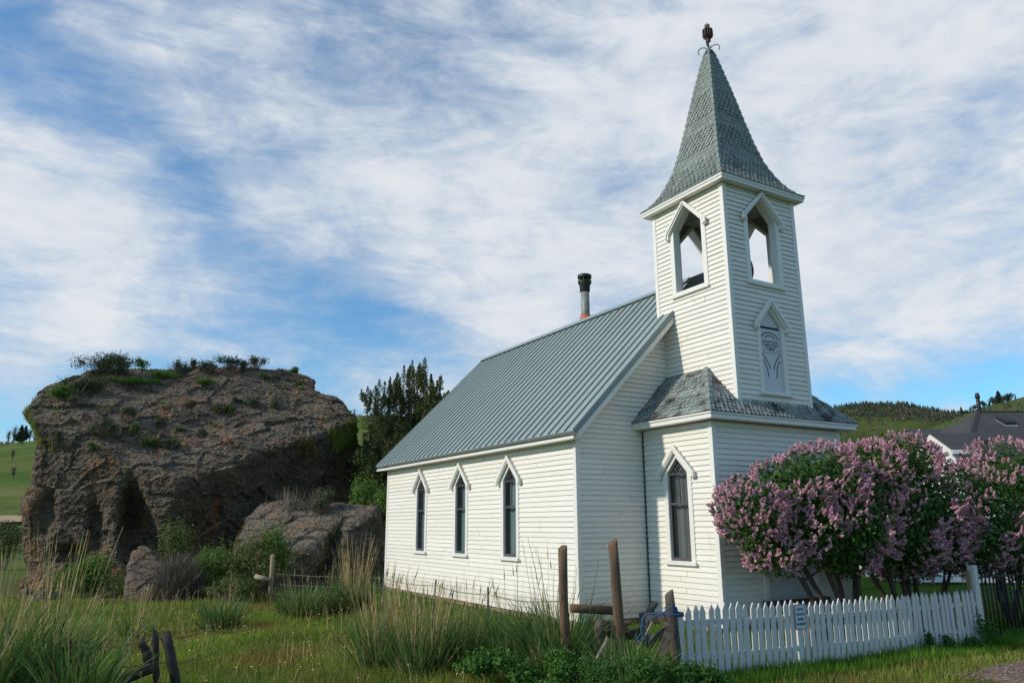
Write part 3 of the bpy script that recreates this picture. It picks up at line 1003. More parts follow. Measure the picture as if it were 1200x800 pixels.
def hipcaps(mb, A_, B_, n, w0, w1, nL, nR, m=2):
    """overlapping cap shingles up a hip from A to B; nL and nR point down the two slopes' sides"""
    A_ = np.array(A_, float); B_ = np.array(B_, float)
    nL = np.array(nL, float); nR = np.array(nR, float)
    upv = np.cross(B_ - A_, nR - nL); upv = upv / np.linalg.norm(upv)
    if upv[2] < 0: upv = -upv
    for k in range(n):
        t0, t1 = k / n, min(1.0, (k + 1.25) / n)
        a = A_ + (B_ - A_) * t0; b_ = A_ + (B_ - A_) * t1
        wa = w0 + (w1 - w0) * t0; wb = w0 + (w1 - w0) * t1
        up0, up1 = upv * .045, upv * .02
        L0, R0 = a + nL * wa + up0 * .7, a + nR * wa + up0 * .7
        L1, R1 = b_ + nL * wb + up1 * .7, b_ + nR * wb + up1 * .7
        mb.face([L0, a + up0, b_ + up1, L1], m); mb.face([a + up0, R0, R1, b_ + up1], m)
        mb.face([L0, a - upv * .01, a + up0], m); mb.face([a - upv * .01, R0, a + up0], m)


q2 = math.sqrt(.5)
hipcaps(mb, (KX0, KY, KZ), (KX0 + run, KY + run, KZ + run * KS), 8, .11, .11, (0, 1, 0), (1, 0, 0))
hipcaps(mb, (KX1, KY, KZ), (KX1 - run, KY + run, KZ + run * KS), 8, .11, .11, (-1, 0, 0), (0, 1, 0))
skirt = mb.build('vestibule_roof', [SHINGLE_SKIRT, FELT, SHINGLE], church)
mb = MB()
ft, fb = KZ - .012, KZ - .135
mb.box(KX0 + .02, KX1 - .02, KY + .02, KY + .05, fb, ft)
mb.box(KX0 + .02, KX0 + .05, KY + .051, -.002, fb, ft)
mb.box(KX1 - .05, KX1 - .02, KY + .051, -.002, fb, ft)
mb.box(KX0 + .051, KX1 - .051, KY + .051, -.002, fb + .01, fb + .03)
mb.box(KX0 - .005, KX1 + .005, KY - .005, KY + .019, ft - .035, ft)
mb.box(KX0 - .005, KX0 + .019, KY + .0195, -.002, ft - .035, ft)
mb.build('eave_trim', TRIM, skirt, bevel=.004)

# --- belfry tower
BZ0, BZS, BZA, BHW = 6.82, 8.27, 8.72, .43
TZ = 8.87
tower = None
mb = MB()
bh = lambda c: [(c, BHW + .06, BZ0 - .05, BZS + .02, BZA + .06)]
siding(mb, (S0, 0, 0), (0, -1, 0), (-1, 0, 0), 4.135, TZ, lambda z: (-SB, -VF), bh(-YC))
siding(mb, (0, VF, 0), (1, 0, 0), (0, -1, 0), 4.135, TZ, lambda z: (S0, S1), bh(CX) + [(CX, .36, 4.40, 5.86, 6.28)])
siding(mb, (S1, 0, 0), (0, 1, 0), (1, 0, 0), 4.5, TZ, lambda z: (VF, SB), bh(YC))
siding(mb, (0, SB, 0), (-1, 0, 0), (0, 1, 0), 6.3, TZ, lambda z: (-S1, -S0), bh(-CX))
tower = mb.build('belfry', [WHITE, GRIME_SHADE], church)
mb = MB()
for (x0, x1, y0, y1, z0_) in ((S0 - .028, S0 + .075, VF - .028, VF + .075, 4.13), (S1 - .075, S1 + .028, VF - .028, VF + .075, 4.13),
                              (S0 - .028, S0 + .075, SB - .075, SB + .028, 6.0), (S1 - .075, S1 + .028, SB - .075, SB + .028, 6.0)):
    mb.box(x0, x1, y0, y1, z0_, TZ - .001)
mb.build('corner_board', TRIM, tower, bevel=.005)
# lining of the bell chamber
mb = MB()
t_ = .12


def lining(W, u0, u1, c):
    d0, d1 = -t_ - .03, -t_
    rows = [(6.2, BZ0 - .02)]
    n = 12
    W.box(mb, u0, u1, 6.2, BZ0 - .03, d0, d1)
    W.box(mb, u0, c - BHW - .03, BZ0 - .029, TZ - .03, d0, d1)
    W.box(mb, c + BHW + .03, u1, BZ0 - .029, TZ - .03, d0, d1)
    for s_ in (-1, 1):
        pts = [(c + s_ * (BHW + .029), BZS + .03), (c + s_ * (BHW + .029), TZ - .03), (c, TZ - .03), (c, BZA + .03)]
        if s_ > 0: pts = pts[::-1]
        W.poly(mb, pts[::-1], d0, d1)


lining(WSL, -SB + t_ + .031, -VF - t_ - .031, -YC)
lining(WSR, VF + t_ + .031, SB - t_ - .031, YC)
lining(WVF, S0 + t_, S1 - t_, CX)
lining(WSB, -S1 + t_, -S0 - t_, -CX)
mb.build('chamber_lining', BARN, tower)
mb = MB()
mb.box(S0 + t_ + .04, S1 - t_ - .04, VF + t_ + .04, SB - t_ - .04, 6.40, 6.46)
mb.build('chamber_floor', BARN, tower)
mb = MB()
for k in range(13):
    x_ = S0 + .16 + k * .145
    mb.box(x_, x_ + .14, VF + .14, SB - .14, TZ - .075, TZ - .055)
mb.build('chamber_ceiling', BELFRYIN, tower)


def belfry_opening(W, u):
    mb = MB()
    W.strip(mb, pent(.555, BZ0 - .06, 8.235, 8.845, u), pent(BHW, BZ0, BZS, BZA, u), -t_ - .04, .035)
    fr_ = mb.build('belfry_opening', TRIM, tower, bevel=.005)
    mb = MB()
    ho = [(u - .625, 8.10), (u - .625, 8.225), (u, 8.865), (u + .625, 8.225), (u + .625, 8.10)]
    hi = [(u - .53, 8.10), (u - .53, 8.205), (u, 8.755), (u + .53, 8.205), (u + .53, 8.10)]
    W.strip(mb, ho, hi, .0355, .10, closed=False)
    hi2 = [(u - .575, 8.115), (u - .575, 8.215), (u, 8.80), (u + .575, 8.215), (u + .575, 8.115)]
    ho2 = [(u - .655, 8.13), (u - .655, 8.235), (u, 8.868), (u + .655, 8.235), (u + .655, 8.13)]
    W.strip(mb, ho2, hi2, .101, .125, closed=False)
    mb.build('belfry_hood', TRIM, tower, bevel=.004)
    mb = MB()
    W.box(mb, u - .575, u + .575, 6.70, 6.759, .0, .075)
    mb.build('belfry_sill', TRIM, tower, bevel=.006)


belfry_opening(WSL, -YC); belfry_opening(WVF, CX); belfry_opening(WSR, YC); belfry_opening(WSB, -CX)

# --- name board in a blind window
mb = MB()
WVF.strip(mb, pent(.42, 4.42, 5.83, 6.30, CX), pent(.315, 4.44, 5.86, 6.205, CX), -.05, .034)
board = mb.build('name_board', TRIM, church, bevel=.005)
mb = MB()
ho = [(CX - .50, 5.735), (CX - .50, 5.865), (CX, 6.435), (CX + .50, 5.865), (CX + .50, 5.735)]
hi = [(CX - .40, 5.735), (CX - .40, 5.83), (CX, 6.285), (CX + .40, 5.83), (CX + .40, 5.735)]
WVF.strip(mb, ho, hi, .022, .095, closed=False)
hi2 = [(CX - .45, 5.75), (CX - .45, 5.845), (CX, 6.35), (CX + .45, 5.845), (CX + .45, 5.75)]
ho2 = [(CX - .53, 5.765), (CX - .53, 5.885), (CX, 6.475), (CX + .53, 5.885), (CX + .53, 5.765)]
WVF.strip(mb, ho2, hi2, .096, .125, closed=False)
mb.build('hood', TRIM, board, bevel=.004)
mb = MB()
WVF.box(mb, CX - .475, CX + .475, 4.36, 4.415, .0, .085)
mb.build('sill', TRIM, board, bevel=.006)
mb = MB()
WVF.box(mb, CX - .312, CX + .312, 4.442, 5.785, -.045, -.02)
WVF.poly(mb, [(CX - .312, 5.84), (CX + .312, 5.84), (CX, 6.20)], -.045, -.022)
WVF.box(mb, CX - .312, CX + .312, 5.27, 5.284, -.019, -.008)
mb.build('panel', DOORP, board)
mb = MB()
WVF.box(mb, CX - .312, CX + .312, 5.786, 5.839, -.046, -.040)
for r_ in range(5):
    for k in range(-3 + (r_ + 1) // 2 + 0, 4 - (r_ + 1) // 2):
        WVF.box(mb, CX + k * .062 + (r_ % 2) * .031 - .004, CX + k * .062 + (r_ % 2) * .031 + .004, 5.89 + r_ * .05, 5.898 + r_ * .05, -.0215, -.0195)


def stroke(pts, w):
    for a, b_ in zip(pts[:-1], pts[1:]):
        WVF.bar(mb, a, b_, w, -.0195, -.016)


for (hw_, z_, hh) in ((.245, 5.575, .14), (.145, 5.575, .075)):
    stroke([(CX + hw_ * math.cos(t), z_ + hh * math.sin(t)) for t in np.linspace(math.pi * .98, math.pi * .02, 13)], .022)
for s_ in (-1, 1):
    stroke([(CX + s_ * (.055 + .195 * t ** 1.5), 4.93 + .31 * t) for t in np.linspace(0, 1, 8)], .02)
    stroke([(CX + s_ * (.125 + .125 * t ** 2.2), 4.76 + .36 * t) for t in np.linspace(0, 1, 8)], .02)
    stroke([(CX + s_ * .17, 5.335), (CX + s_ * .20, 5.345), (CX + s_ * .235, 5.33)], .009)
WVF.box(mb, CX - .27, CX + .30, 5.286, 5.292, -.0195, -.014)
mb.build('ornament', BLACKMARK, board)


def lettering(text, size, centre, T, Nn, mat, parent, name, width=None):
    cu = bpy.data.curves.new('t', 'FONT'); cu.body = text; cu.size = size; cu.align_x = 'CENTER'; cu.align_y = 'CENTER'; cu.extrude = .0015
    o = bpy.data.objects.new('t', cu); COL.objects.link(o)
    me = bpy.data.meshes.new_from_object(o.evaluated_get(bpy.context.evaluated_depsgraph_get()))
    bpy.data.objects.remove(o)
    xs = [v.co.x for v in me.vertices]
    k = width / (max(xs) - min(xs)) if width else 1.0
    T = Vector(T); Nn = Vector(Nn)
    for v in me.vertices:
        q = Vector(centre) + T * (v.co.x * k) + Vector((0, 0, 1)) * v.co.y + Nn * v.co.z
        v.co = q
    return link_mesh(name, me, mat, parent)


for txt, z_, sz, w_ in (('Lonerock', 5.525, 0.098, .46), ('Community', 5.458, 0.094, .53), ('Church', 5.398, 0.090, .33), ('1898', 5.34, 0.074, .20)):
    lettering(txt, sz, WVF.p(CX, z_, -.0175), (1, 0, 0), (0, -1, 0), BLACKMARK, board, 'lettering', w_)

# --- spire
PROF = [(8.985, 1.30), (9.10, 1.16), (9.27, 1.03), (9.42, .935), (9.62, .845), (9.82, .765), (10.0, .705), (10.48, .585), (11.1, .462), (11.8, .330), (12.4, .205), (12.9, .10), (13.1, .045)]
pz = np.array([p_[0] for p_ in PROF]); ph = np.array([p_[1] for p_ in PROF])
seg = np.concatenate([[0], np.cumsum(np.hypot(np.diff(pz), np.diff(ph)))])
SLEN = seg[-1]
szf = lambda s: np.interp(s, seg, pz)
shf = lambda s: np.interp(s, seg, ph)


def spire_face(ax):
    ca, sa = math.cos(ax), math.sin(ax)

    def P(u, s, d):
        s = max(0.0, s) if s > -.2 else s
        h = float(shf(s)); z = float(szf(s)); e = .02
        dh = float(shf(s + e) - shf(max(0, s - e))); dz = float(szf(s + e) - szf(max(0, s - e)))
        L_ = math.hypot(dh, dz) or 1
        on, oz = dz / L_, -dh / L_
        h2, z2 = h + on * d, z + oz * d
        # face looks along (ca, sa); u runs along (-sa, ca)
        return np.array([CX + ca * h2 - sa * u, YC + sa * h2 + ca * u, z2])
    return P


def spat(s):
    z = float(szf(s))
    return 'diam' if (9.10 < z < 9.78 or 10.08 < z < 10.72 or 11.02 < z < 11.72) else 'rect'


mb = MB()
for ax in (0, math.pi / 2, math.pi, -math.pi / 2):
    P = spire_face(ax)
    for k in range(len(PROF) - 1):
        s0, s1 = seg[k], seg[k + 1]
        mb.face([P(-ph[k], s0, 0), P(ph[k], s0, 0), P(ph[k + 1], s1, 0), P(-ph[k + 1], s1, 0)], 1)
    shingles(mb, P, lambda s: (-float(shf(s)), float(shf(s))), SLEN - .12, .105, .125, spat, rise=.013)
for (sx, sy) in ((1, 1), (1, -1), (-1, 1), (-1, -1)):
    for k in range(len(PROF) - 1):
        n = max(1, int(round((seg[k + 1] - seg[k]) * 1.15 / .20)))
        a = (CX + sx * ph[k], YC + sy * ph[k], pz[k]); b_ = (CX + sx * ph[k + 1], YC + sy * ph[k + 1], pz[k + 1])
        wa = .085 if pz[k] < 12.3 else .05
        hipcaps(mb, a, b_, n, min(wa, ph[k]), min(wa, ph[k + 1] * .9), (-sx, 0, 0), (0, -sy, 0), 2)
spire = mb.build('spire', [SHINGLE, FELT, SHINGLE], church)
mb = MB()
mb.lathe([(.085, 12.93), (.07, 13.03), (.035, 13.12), (.012, 13.15)], (CX, YC, 0), 12)
mb.build('spire_cap', RUSTMETAL, spire)
mb = MB()
h_ = 1.285
for s_ in (-1, 1):
    mb.box(CX - h_, CX + h_, YC + s_ * h_ - (.03 if s_ > 0 else 0), YC + s_ * h_ + (.03 if s_ < 0 else 0), TZ + .002, 8.975)
    mb.box(CX + s_ * h_ - (.03 if s_ > 0 else 0), CX + s_ * h_ + (.03 if s_ < 0 else 0), YC - h_ + .031, YC + h_ - .031, TZ + .002, 8.975)
    mb.box(CX - h_ - .018, CX + h_ + .018, YC + s_ * (h_ + .009) - .009, YC + s_ * (h_ + .009) + .009, 8.935, 8.982)
    mb.box(CX + s_ * (h_ + .009) - .009, CX + s_ * (h_ + .009) + .009, YC - h_ + .001, YC + h_ - .001, 8.935, 8.982)
mb.box(CX - h_ + .031, CX + h_ - .031, YC - h_ + .031, YC + h_ - .031, TZ + .012, TZ + .032)
mb.build('eave_trim', TRIM, spire, bevel=.004)
mb = MB()
mb.tube([(CX, YC, 13.1), (CX, YC, 13.4)], .016, 8)
for k in range(4):
    t = k * math.pi / 2 + .6
    pts = [(CX + r_ * math.cos(t), YC + r_ * math.sin(t), 13.10 + z_) for r_, z_ in ((.01, .02), (.09, .085), (.17, .105), (.235, .075), (.265, 0.01), (.25, -.045), (.225, -.05))]
    mb.tube(pts, .011, 6)
mb.tube([(CX + .05 * math.sin(t * .5) + .04, YC + .02, 13.17 + .06 * t / 3) if t < 3 else (CX + .09 + .03 * math.cos(t), YC + .02, 13.25 + .03 * math.sin(t)) for t in range(0, 8)], .009, 6)
mb.build('finial_hooks', DARKMETAL, spire)
mb = MB()
oct_ = [(.05, 13.40), (.122, 13.46), (.128, 13.49), (.128, 13.63), (.122, 13.66), (.05, 13.73)]
for k in range(6):
    t = k * math.pi / 6 + .25
    c_, s_ = math.cos(t), math.sin(t)
    pr = [(r_, z_) for r_, z_ in oct_]
    loop = pr + [(-r_, z_) for r_, z_ in pr[::-1]]
    nn = np.array([-s_, c_, 0]) * .009
    f_ = [np.array([CX + r_ * c_, YC + r_ * s_, z_]) for r_, z_ in loop]
    mb.face([p_ + nn for p_ in f_]); mb.face([p_ - nn for p_ in f_[::-1]])
    for a, b_ in zip(f_, f_[1:] + f_[:1]):
        mb.face([a - nn, b_ - nn, b_ + nn, a + nn])
mb.lathe([(.035, 13.32), (.045, 13.34), (.045, 13.78), (.035, 13.80)], (CX, YC, 0), 8)
for k in range(4):
    t = k * math.pi / 2 + .8
    mb.box(CX + .045 * math.cos(t) - .011, CX + .045 * math.cos(t) + .011, YC + .045 * math.sin(t) - .011, YC + .045 * math.sin(t) + .011, 13.31, 13.82)
mb.build('finial', RUSTMETAL, spire)

# --- the bell hangs in the belfry: a thing of its own
bell = empty('bell', (4.0, -.55, 6.46), 'old bell with its rusty wheel, half hidden inside the belfry opening', 'bell')
# plank cradle that carries the bell
mb = MB()
for k in range(7):
    z_ = .01 + k * .14
    for (x0, x1, y0, y1) in ((-.62, .22, -.37, -.34), (-.62, .22, .51, .54), (-.65, -.621, -.37, .54), (.221, .25, -.37, .54)):
        j_ = rnd.uniform(-.006, .006)
        mb.box(x0, x1, y0 + j_, y1 + j_, z_, z_ + .133)
mb.build('cradle', BARN, bell)
mb = MB()
mb.lathe([(.27, .50), (.26, .53), (.21, .62), (.17, .76), (.155, .84), (.09, .90), (.04, .92), (.04, .96)], (0, 0, 0), 22)
mb.box(-.04, .04, -.36, .36, .96, 1.04)
mb.build('bell_body', BRONZE, bell)
mb = MB()
ring = [(.09 + .39 * math.cos(t), -.42, 1.10 + .39 * math.sin(t)) for t in np.linspace(0, 2 * math.pi, 33)]
mb.tube(ring, .03, 6, cap=False)
for k in range(3):
    t = k * math.pi / 3
    mb.tube([(.09 + .38 * math.cos(t), -.42, 1.10 + .38 * math.sin(t)), (.09 - .38 * math.cos(t), -.42, 1.10 - .38 * math.sin(t))], .018, 5)
mb.build('wheel', RUSTMETAL, bell)
# ================================================================== PICKET FENCE
FY = -4.25
fence = empty('picket_fence', (2.35, FY, float(gz(2.35, FY))), 'white picket fence with pointed pickets in front of the lilacs', 'fence')
FO = np.array(fence.location)
ftop = lambda x: float(np.interp(x, [-1.25, 1.9, 5.95], [.735, .65, .615]))
NP_ = 52
for k in range(NP_):
    x = -1.20 + k * (7.10 / (NP_ - 1)) + rnd.uniform(-.008, .008)
    w = .046 + rnd.uniform(-.003, .003)
    zt = ftop(x) + rnd.uniform(-.024, .020)
    zb = zt - .95 + rnd.uniform(-.02, .02)
    tl = rnd.gauss(0, .012)
    y0 = FY - .012 + rnd.uniform(-.005, .003); y1 = y0 - .02
    mb = MB()
    o_ = [(x - w, zb), (x + w, zb), (x + w + tl, zt - .085), (x + tl, zt), (x - w + tl, zt - .085)]
    mb.face([np.array((a, y1, b_)) - FO for a, b_ in o_]); mb.face([np.array((a, y0, b_)) - FO for a, b_ in o_[::-1]])
    for a, b_ in zip(o_, o_[1:] + o_[:1]):
        mb.face([np.array(q) - FO for q in ((a[0], y0, a[1]), (b_[0], y0, b_[1]), (b_[0], y1, b_[1]), (a[0], y1, a[1]))])
    mb.build('picket', PICKET, fence)
for dz in (-.24, -.68):
    mb = MB()
    xs = np.linspace(-1.28, 5.95, 9)
    for a, b_ in zip(xs[:-1], xs[1:]):
        za, zb = ftop(a) + dz, ftop(b_) + dz
        mb.hexa([np.array(q) - FO for q in ((a, FY - .0115, za - .04), (b_, FY - .0115, zb - .04), (b_, FY + .028, zb - .04), (a, FY + .028, za - .04))],
                [np.array(q) - FO for q in ((a, FY - .0115, za + .04), (b_, FY - .0115, zb + .04), (b_, FY + .028, zb + .04), (a, FY + .028, za + .04))])
    mb.build('rail', PICKET, fence)
for x in (1.1, 3.9):
    mb = MB()
    mb.box(x - .05 - FO[0], x + .05 - FO[0], .029, .125, -.5, ftop(x) - .05 - FO[2])
    mb.build('post', PICKET, fence)

# notice on the pickets
sx0, sx1, sz0, sz1 = .925, 1.165, .275, .615
sg = empty('notice_sign', (1.045, FY - .042, .445), 'small pale blue notice with four lines of dark writing on the white pickets', 'sign')
mb = MB(); mb.box(-.12, .12, -.006, 0, -.17, .17); mb.build('plate', SIGNP, sg)
mb = MB()
for (a, b_, c, d) in ((-.128, .128, .1705, .180), (-.128, .128, -.180, -.1705), (-.128, -.1205, -.17, .17), (.1205, .128, -.17, .17)):
    mb.box(a, b_, -.009, .002, c, d)
mb.build('border', SIGNEDGE, sg)
for txt, z_, w_ in (('THIS SITE', .105, .15), ('PLEASE USE', .035, .19), ('BUMPER', -.035, .13), ('NO SMOKING', -.105, .20)):
    lettering(txt, .05, (0, -.0085, z_), (1, 0, 0), (0, -1, 0), BLACKMARK, sg, 'lettering', w_)

# end post beside the old woodwork, gate post and iron fence
gp = empty('fence_end_post', (-1.34, -4.22, -.25), 'white wooden end post with dark cap at the left end of the picket fence', 'post')
mb = MB(); mb.box(-.05, .05, -.05, .05, -.2, .84); mb.build('shaft', PICKET, gp, bevel=.006)
mb = MB(); mb.hexa([(-.06, -.06, .842), (.06, -.06, .842), (.06, .06, .842), (-.06, .06, .842)], [(-.05, -.05, .90), (.05, -.05, .90), (.05, .05, .90), (-.05, .05, .90)]); mb.build('cap', DARKMETAL, gp)
gp = empty('gate_post', (6.02, -4.20, -.28), 'tall plain white gate post between the white picket fence and the black iron fence', 'post')
mb = MB(); mb.box(-.065, .065, -.065, .065, -.2, 1.32); mb.build('shaft', PICKET, gp, bevel=.008)
mb = MB()
mb.box(-.14, -.078, .0, .07, -.2, 1.22)
mb.build('side_board', TANWOOD, gp)
ir = empty('iron_fence', (8.2, -4.2, -.28), 'black iron bar fence beneath the right-hand lilac', 'fence')
for k in range(30):
    x = -2.05 + k * .135
    mb = MB(); mb.tube([(x, 0, -.1), (x + rnd.uniform(-.01, .01), 0, 1.26)], .017, 6); mb.tube([(x, 0, 1.26), (x, 0, 1.33)], [.02, .001], 6); mb.build('bar', DARKMETAL, ir)
for z_ in (.10, 1.10):
    mb = MB(); mb.box(-2.1, 1.95, -.02, .02, z_ - .016, z_ + .016); mb.build('rail', DARKMETAL, ir)

# ================================================================== OLD POSTS AND LUMBER


def post(name, base, top, r0, r1, mat, label, cat='post', n=10, rough=.005, group=None):
    base = np.array(base, float); top = np.array(top, float)
    o = empty(name, base, label, cat, group)
    d = top - base
    mb = MB()
    n = max(n, 14); pts = [d * t for t in np.linspace(0, 1, 7)]
    pts = [p_ + np.array([rnd.uniform(-1, 1), rnd.uniform(-1, 1), 0]) * rough for p_ in pts]
    rr = [r0 + (r1 - r0) * t + rnd.uniform(-1, 1) * rough * .5 for t in np.linspace(0, 1, 7)]
    mb.tube(pts, rr, n)
    me = mb.build('shaft', mat, o)
    ph_ = rnd.uniform(0, 6)
    ax_ = d / np.linalg.norm(d)
    for v_ in me.data.vertices:   # split and checked, not round
        w_ = np.array(v_.co); t_ = (w_ @ d) / (d @ d); rr_ = w_ - d * t_
        an = math.atan2(rr_[1], rr_[0])
        k_ = 1 + .11 * math.sin(2 * an + ph_) + .09 * math.sin(5 * an + ph_ * 2)
        w_ = d * t_ + rr_ * k_
        if t_ > .97: w_ = w_ + ax_ * .035 * math.sin(an + ph_)
        v_.co = w_
    bpy.data.objects.remove(o)
    me.name = name
    me.location = [float(v) for v in base]
    me.parent = None
    return prop(me, label, cat, group)


def gpt(x, y, dz=-.15):
    return np.array([x, y, float(gz(x, y)) + dz])


post('wooden_post', gpt(-2.80, -3.60, -.3), dep(659, 641.5, 10.3), .062, .058, OLDWOOD, 'tall upright reddish brown post standing before the church corner')
post('wooden_post', gpt(-2.0, -3.82, -.3), dep(718, 635, 10.3), .07, .062, OLDWOOD, 'tall brown post leaning left in front of the gable wall')
post('log_rail', dep(668, 711.5, 10.32), dep(722, 714.5, 10.42), .06, .062, OLDWOOD, 'short horizontal brown log between the two tall posts', 'log')
post('fence_post', gpt(-2.32, -3.72, -.2), dep(702, 726, 10.15), .075, .055, GREYWOOD, 'short rounded grey post stub behind the pale slanting stick', n=9, rough=.015)
post('fence_post', gpt(-1.32, -4.15, -.3), dep(784, 694, 10.25), .085, .055, GREYWOOD, 'dark grey post wound with blue twine beside the white picket fence', n=9, rough=.014)
post('fence_post', dep(752, 745, 10.5), dep(766, 706, 10.5), .06, .055, GREYWOOD, 'squat grey post stub leaning right behind the lumber heap', n=8, rough=.014)
post('stick', dep(682, 806, 9.3), dep(713, 747, 9.9), .022, .03, PALEWOOD, 'pale stick slanting up out of the green weeds', 'stick', n=7, rough=.01)


def plank(p0, p1, w, t, mat, label, roll=0.0, cat='plank', name='old_plank', group='planks heaped by the fence'):
    p0 = np.array(p0, float); p1 = np.array(p1, float)
    d = p1 - p0; L_ = np.linalg.norm(d); d /= L_
    side = np.cross(d, [0, 0, 1.0]); side /= np.linalg.norm(side)
    upv = np.cross(side, d)
    s2 = math.cos(roll) * side + math.sin(roll) * upv; u2 = math.cos(roll) * upv - math.sin(roll) * side
    mb = MB()
    n = 5
    rows = []
    for k in range(n + 1):
        c = d * L_ * k / n + u2 * rnd.uniform(-.006, .006)
        ww = w * (1 + rnd.uniform(-.06, .06))
        rows.append([c - s2 * ww / 2 - u2 * t / 2, c + s2 * ww / 2 - u2 * t / 2, c + s2 * ww / 2 + u2 * t / 2, c - s2 * ww / 2 + u2 * t / 2])
    for a, b_ in zip(rows[:-1], rows[1:]):
        for q in range(4):
            mb.face([a[q], a[(q + 1) % 4], b_[(q + 1) % 4], b_[q]][::-1])
    mb.face(rows[0]); mb.face(rows[-1][::-1])
    return prop(mb.build(name, mat, None, p0), label, cat, group)


plank(dep(749, 723, 10.3), dep(786, 722, 10.25), .11, .10, GREYWOOD, 'thick grey beam lying level against the twine-wound post', 1.5)
plank(dep(757, 757, 10.0), dep(784, 733, 10.0), .10, .03, GREYWOOD, 'weathered board slanting up left of the twine-wound post', .9)
plank(dep(775, 766, 9.9), dep(786, 734, 9.9), .12, .035, GREYWOOD, 'steepest grey board propped against the twine-wound post', 1.2)
plank(dep(738, 739, 10.3), dep(762, 731, 10.35), .09, .03, TANWOOD, 'pale split board on top of the lumber heap', .5)
plank(dep(690, 730, 10.7), dep(736, 733, 10.6), .12, .05, GREYWOOD, 'long grey board lying behind the round post stub', 1.2)
plank(dep(700, 741, 10.4), dep(760, 744, 10.3), .14, .05, GREYWOOD, 'lowest grey board at the bottom of the lumber heap', .9)
plank(dep(745, 752, 10.1), dep(775, 748, 10.4), .14, .05, GREYWOOD, 'short thick plank end inside the lumber heap', .3)
plank(dep(748, 760, 9.9), dep(764, 728, 10.1), .03, .02, PALEWOOD, 'thin pale stick of wood leaning on the lumber heap', .3)
mb = MB()
tw = [(801, 717), (795, 720), (787, 719.5), (776, 720), (766, 718), (757, 719), (753, 724), (752, 732), (751, 741), (747, 748), (744, 754)]
mb.tube([dep(x, y, 9.95 - .04 * math.sin(k)) for k, (x, y) in enumerate(tw)],   .009, 6)
tw = [(786, 712), (779, 716), (772, 720), (760, 724), (757, 733), (754, 744), (749, 752)]
mb.tube([dep(x, y, 9.93 + .03 * math.sin(k * 2)) for k, (x, y) in enumerate(tw)], .008, 6)
tw = [(749, 744), (754, 742), (760, 746), (756, 750), (750, 748), (757, 744), (763, 741)]
mb.tube([dep(x, y, 9.93) for x, y in tw], .008, 6)
for k in range(4):
    c = dep(786 + k * .6, 711 + k * 2.2, 10.25)
    mb.tube([c + np.array([.085 * math.cos(t), .085 * math.sin(t), .01 * math.sin(2 * t)]) for t in np.linspace(0, 2 * math.pi, 13)], .008, 5, cap=False)
prop(mb.build('twine', BLUE), 'blue twine tangled over the grey beam and lumber heap', 'twine')

# black posts at bottom left, with barbed wire
BL = 9.5
post('fence_post', dep(210, 815, BL), dep(194, 741, BL), .055, .058, BLACKWOOD, 'hollow-topped black post leaning left at the bottom, right one of the pair', n=10, rough=.01)
post('fence_post', dep(184, 815, BL), dep(182, 740, BL), .045, .043, BLACKWOOD, 'thin upright black post, left one of the touching pair', n=9, rough=.01)
post('fence_post', dep(176, 778, BL + .1), dep(165, 749, BL + .1), .05, .045, BLACKWOOD, 'short charred stump leaning left behind the thin upright black post', n=8, rough=.012)
post('fence_post', dep(66, 822, BL - .2), dep(78, 750, BL - .2), .075, .06, BLACKWOOD, 'crooked black post rising out of the tall grass at far left', n=8, rough=.03)
plank(dep(55, 792, BL - .3), dep(88, 768, BL - .3), .13, .05, BLACKWOOD, 'black split rail crossing the crooked post in the tall grass', 1.3, 'rail', 'split_rail', None)
plank(dep(142, 797, BL - .1), dep(178, 782, BL - .1), .12, .05, BLACKWOOD, 'charred block of wood lying at the foot of the black post pair', 1.0, 'rail', 'split_rail', None)


def wire(name, pts, r, label, mat=WIRE, barbs=True, group=None):
    mb = MB()
    P_ = []
    for a, b_ in zip(pts[:-1], pts[1:]):
        a = np.array(a); b_ = np.array(b_)
        for t in np.linspace(0, 1, 10)[:-1]:
            P_.append(a + (b_ - a) * t - np.array([0, 0, .05 * math.sin(math.pi * t)]) + np.array([0, 0, rnd.uniform(-.004, .004)]))
    P_.append(np.array(pts[-1]))
    mb.tube(P_, r, 5)
    if barbs:
        for p_ in P_[::3]:
            d = np.array([rnd.uniform(-1, 1), rnd.uniform(-1, 1), rnd.uniform(-1, 1)]) * .03
            mb.tube([p_ - d, p_ + d], r * .8, 4)
    return prop(mb.build(name, mat), label, 'wire', group)


wire('barbed_wire', [dep(80, 758, BL - .2), dep(182, 748, BL), dep(240, 738, 11.5), dep(300, 735, 14)], .006, 'upper rusty barbed wire strung between the black posts', RUSTMETAL)
wire('barbed_wire', [dep(84, 778, BL - .2), dep(182, 776, BL), dep(250, 765, 11)], .006, 'lower rusty barbed wire strung between the black posts', RUSTMETAL)

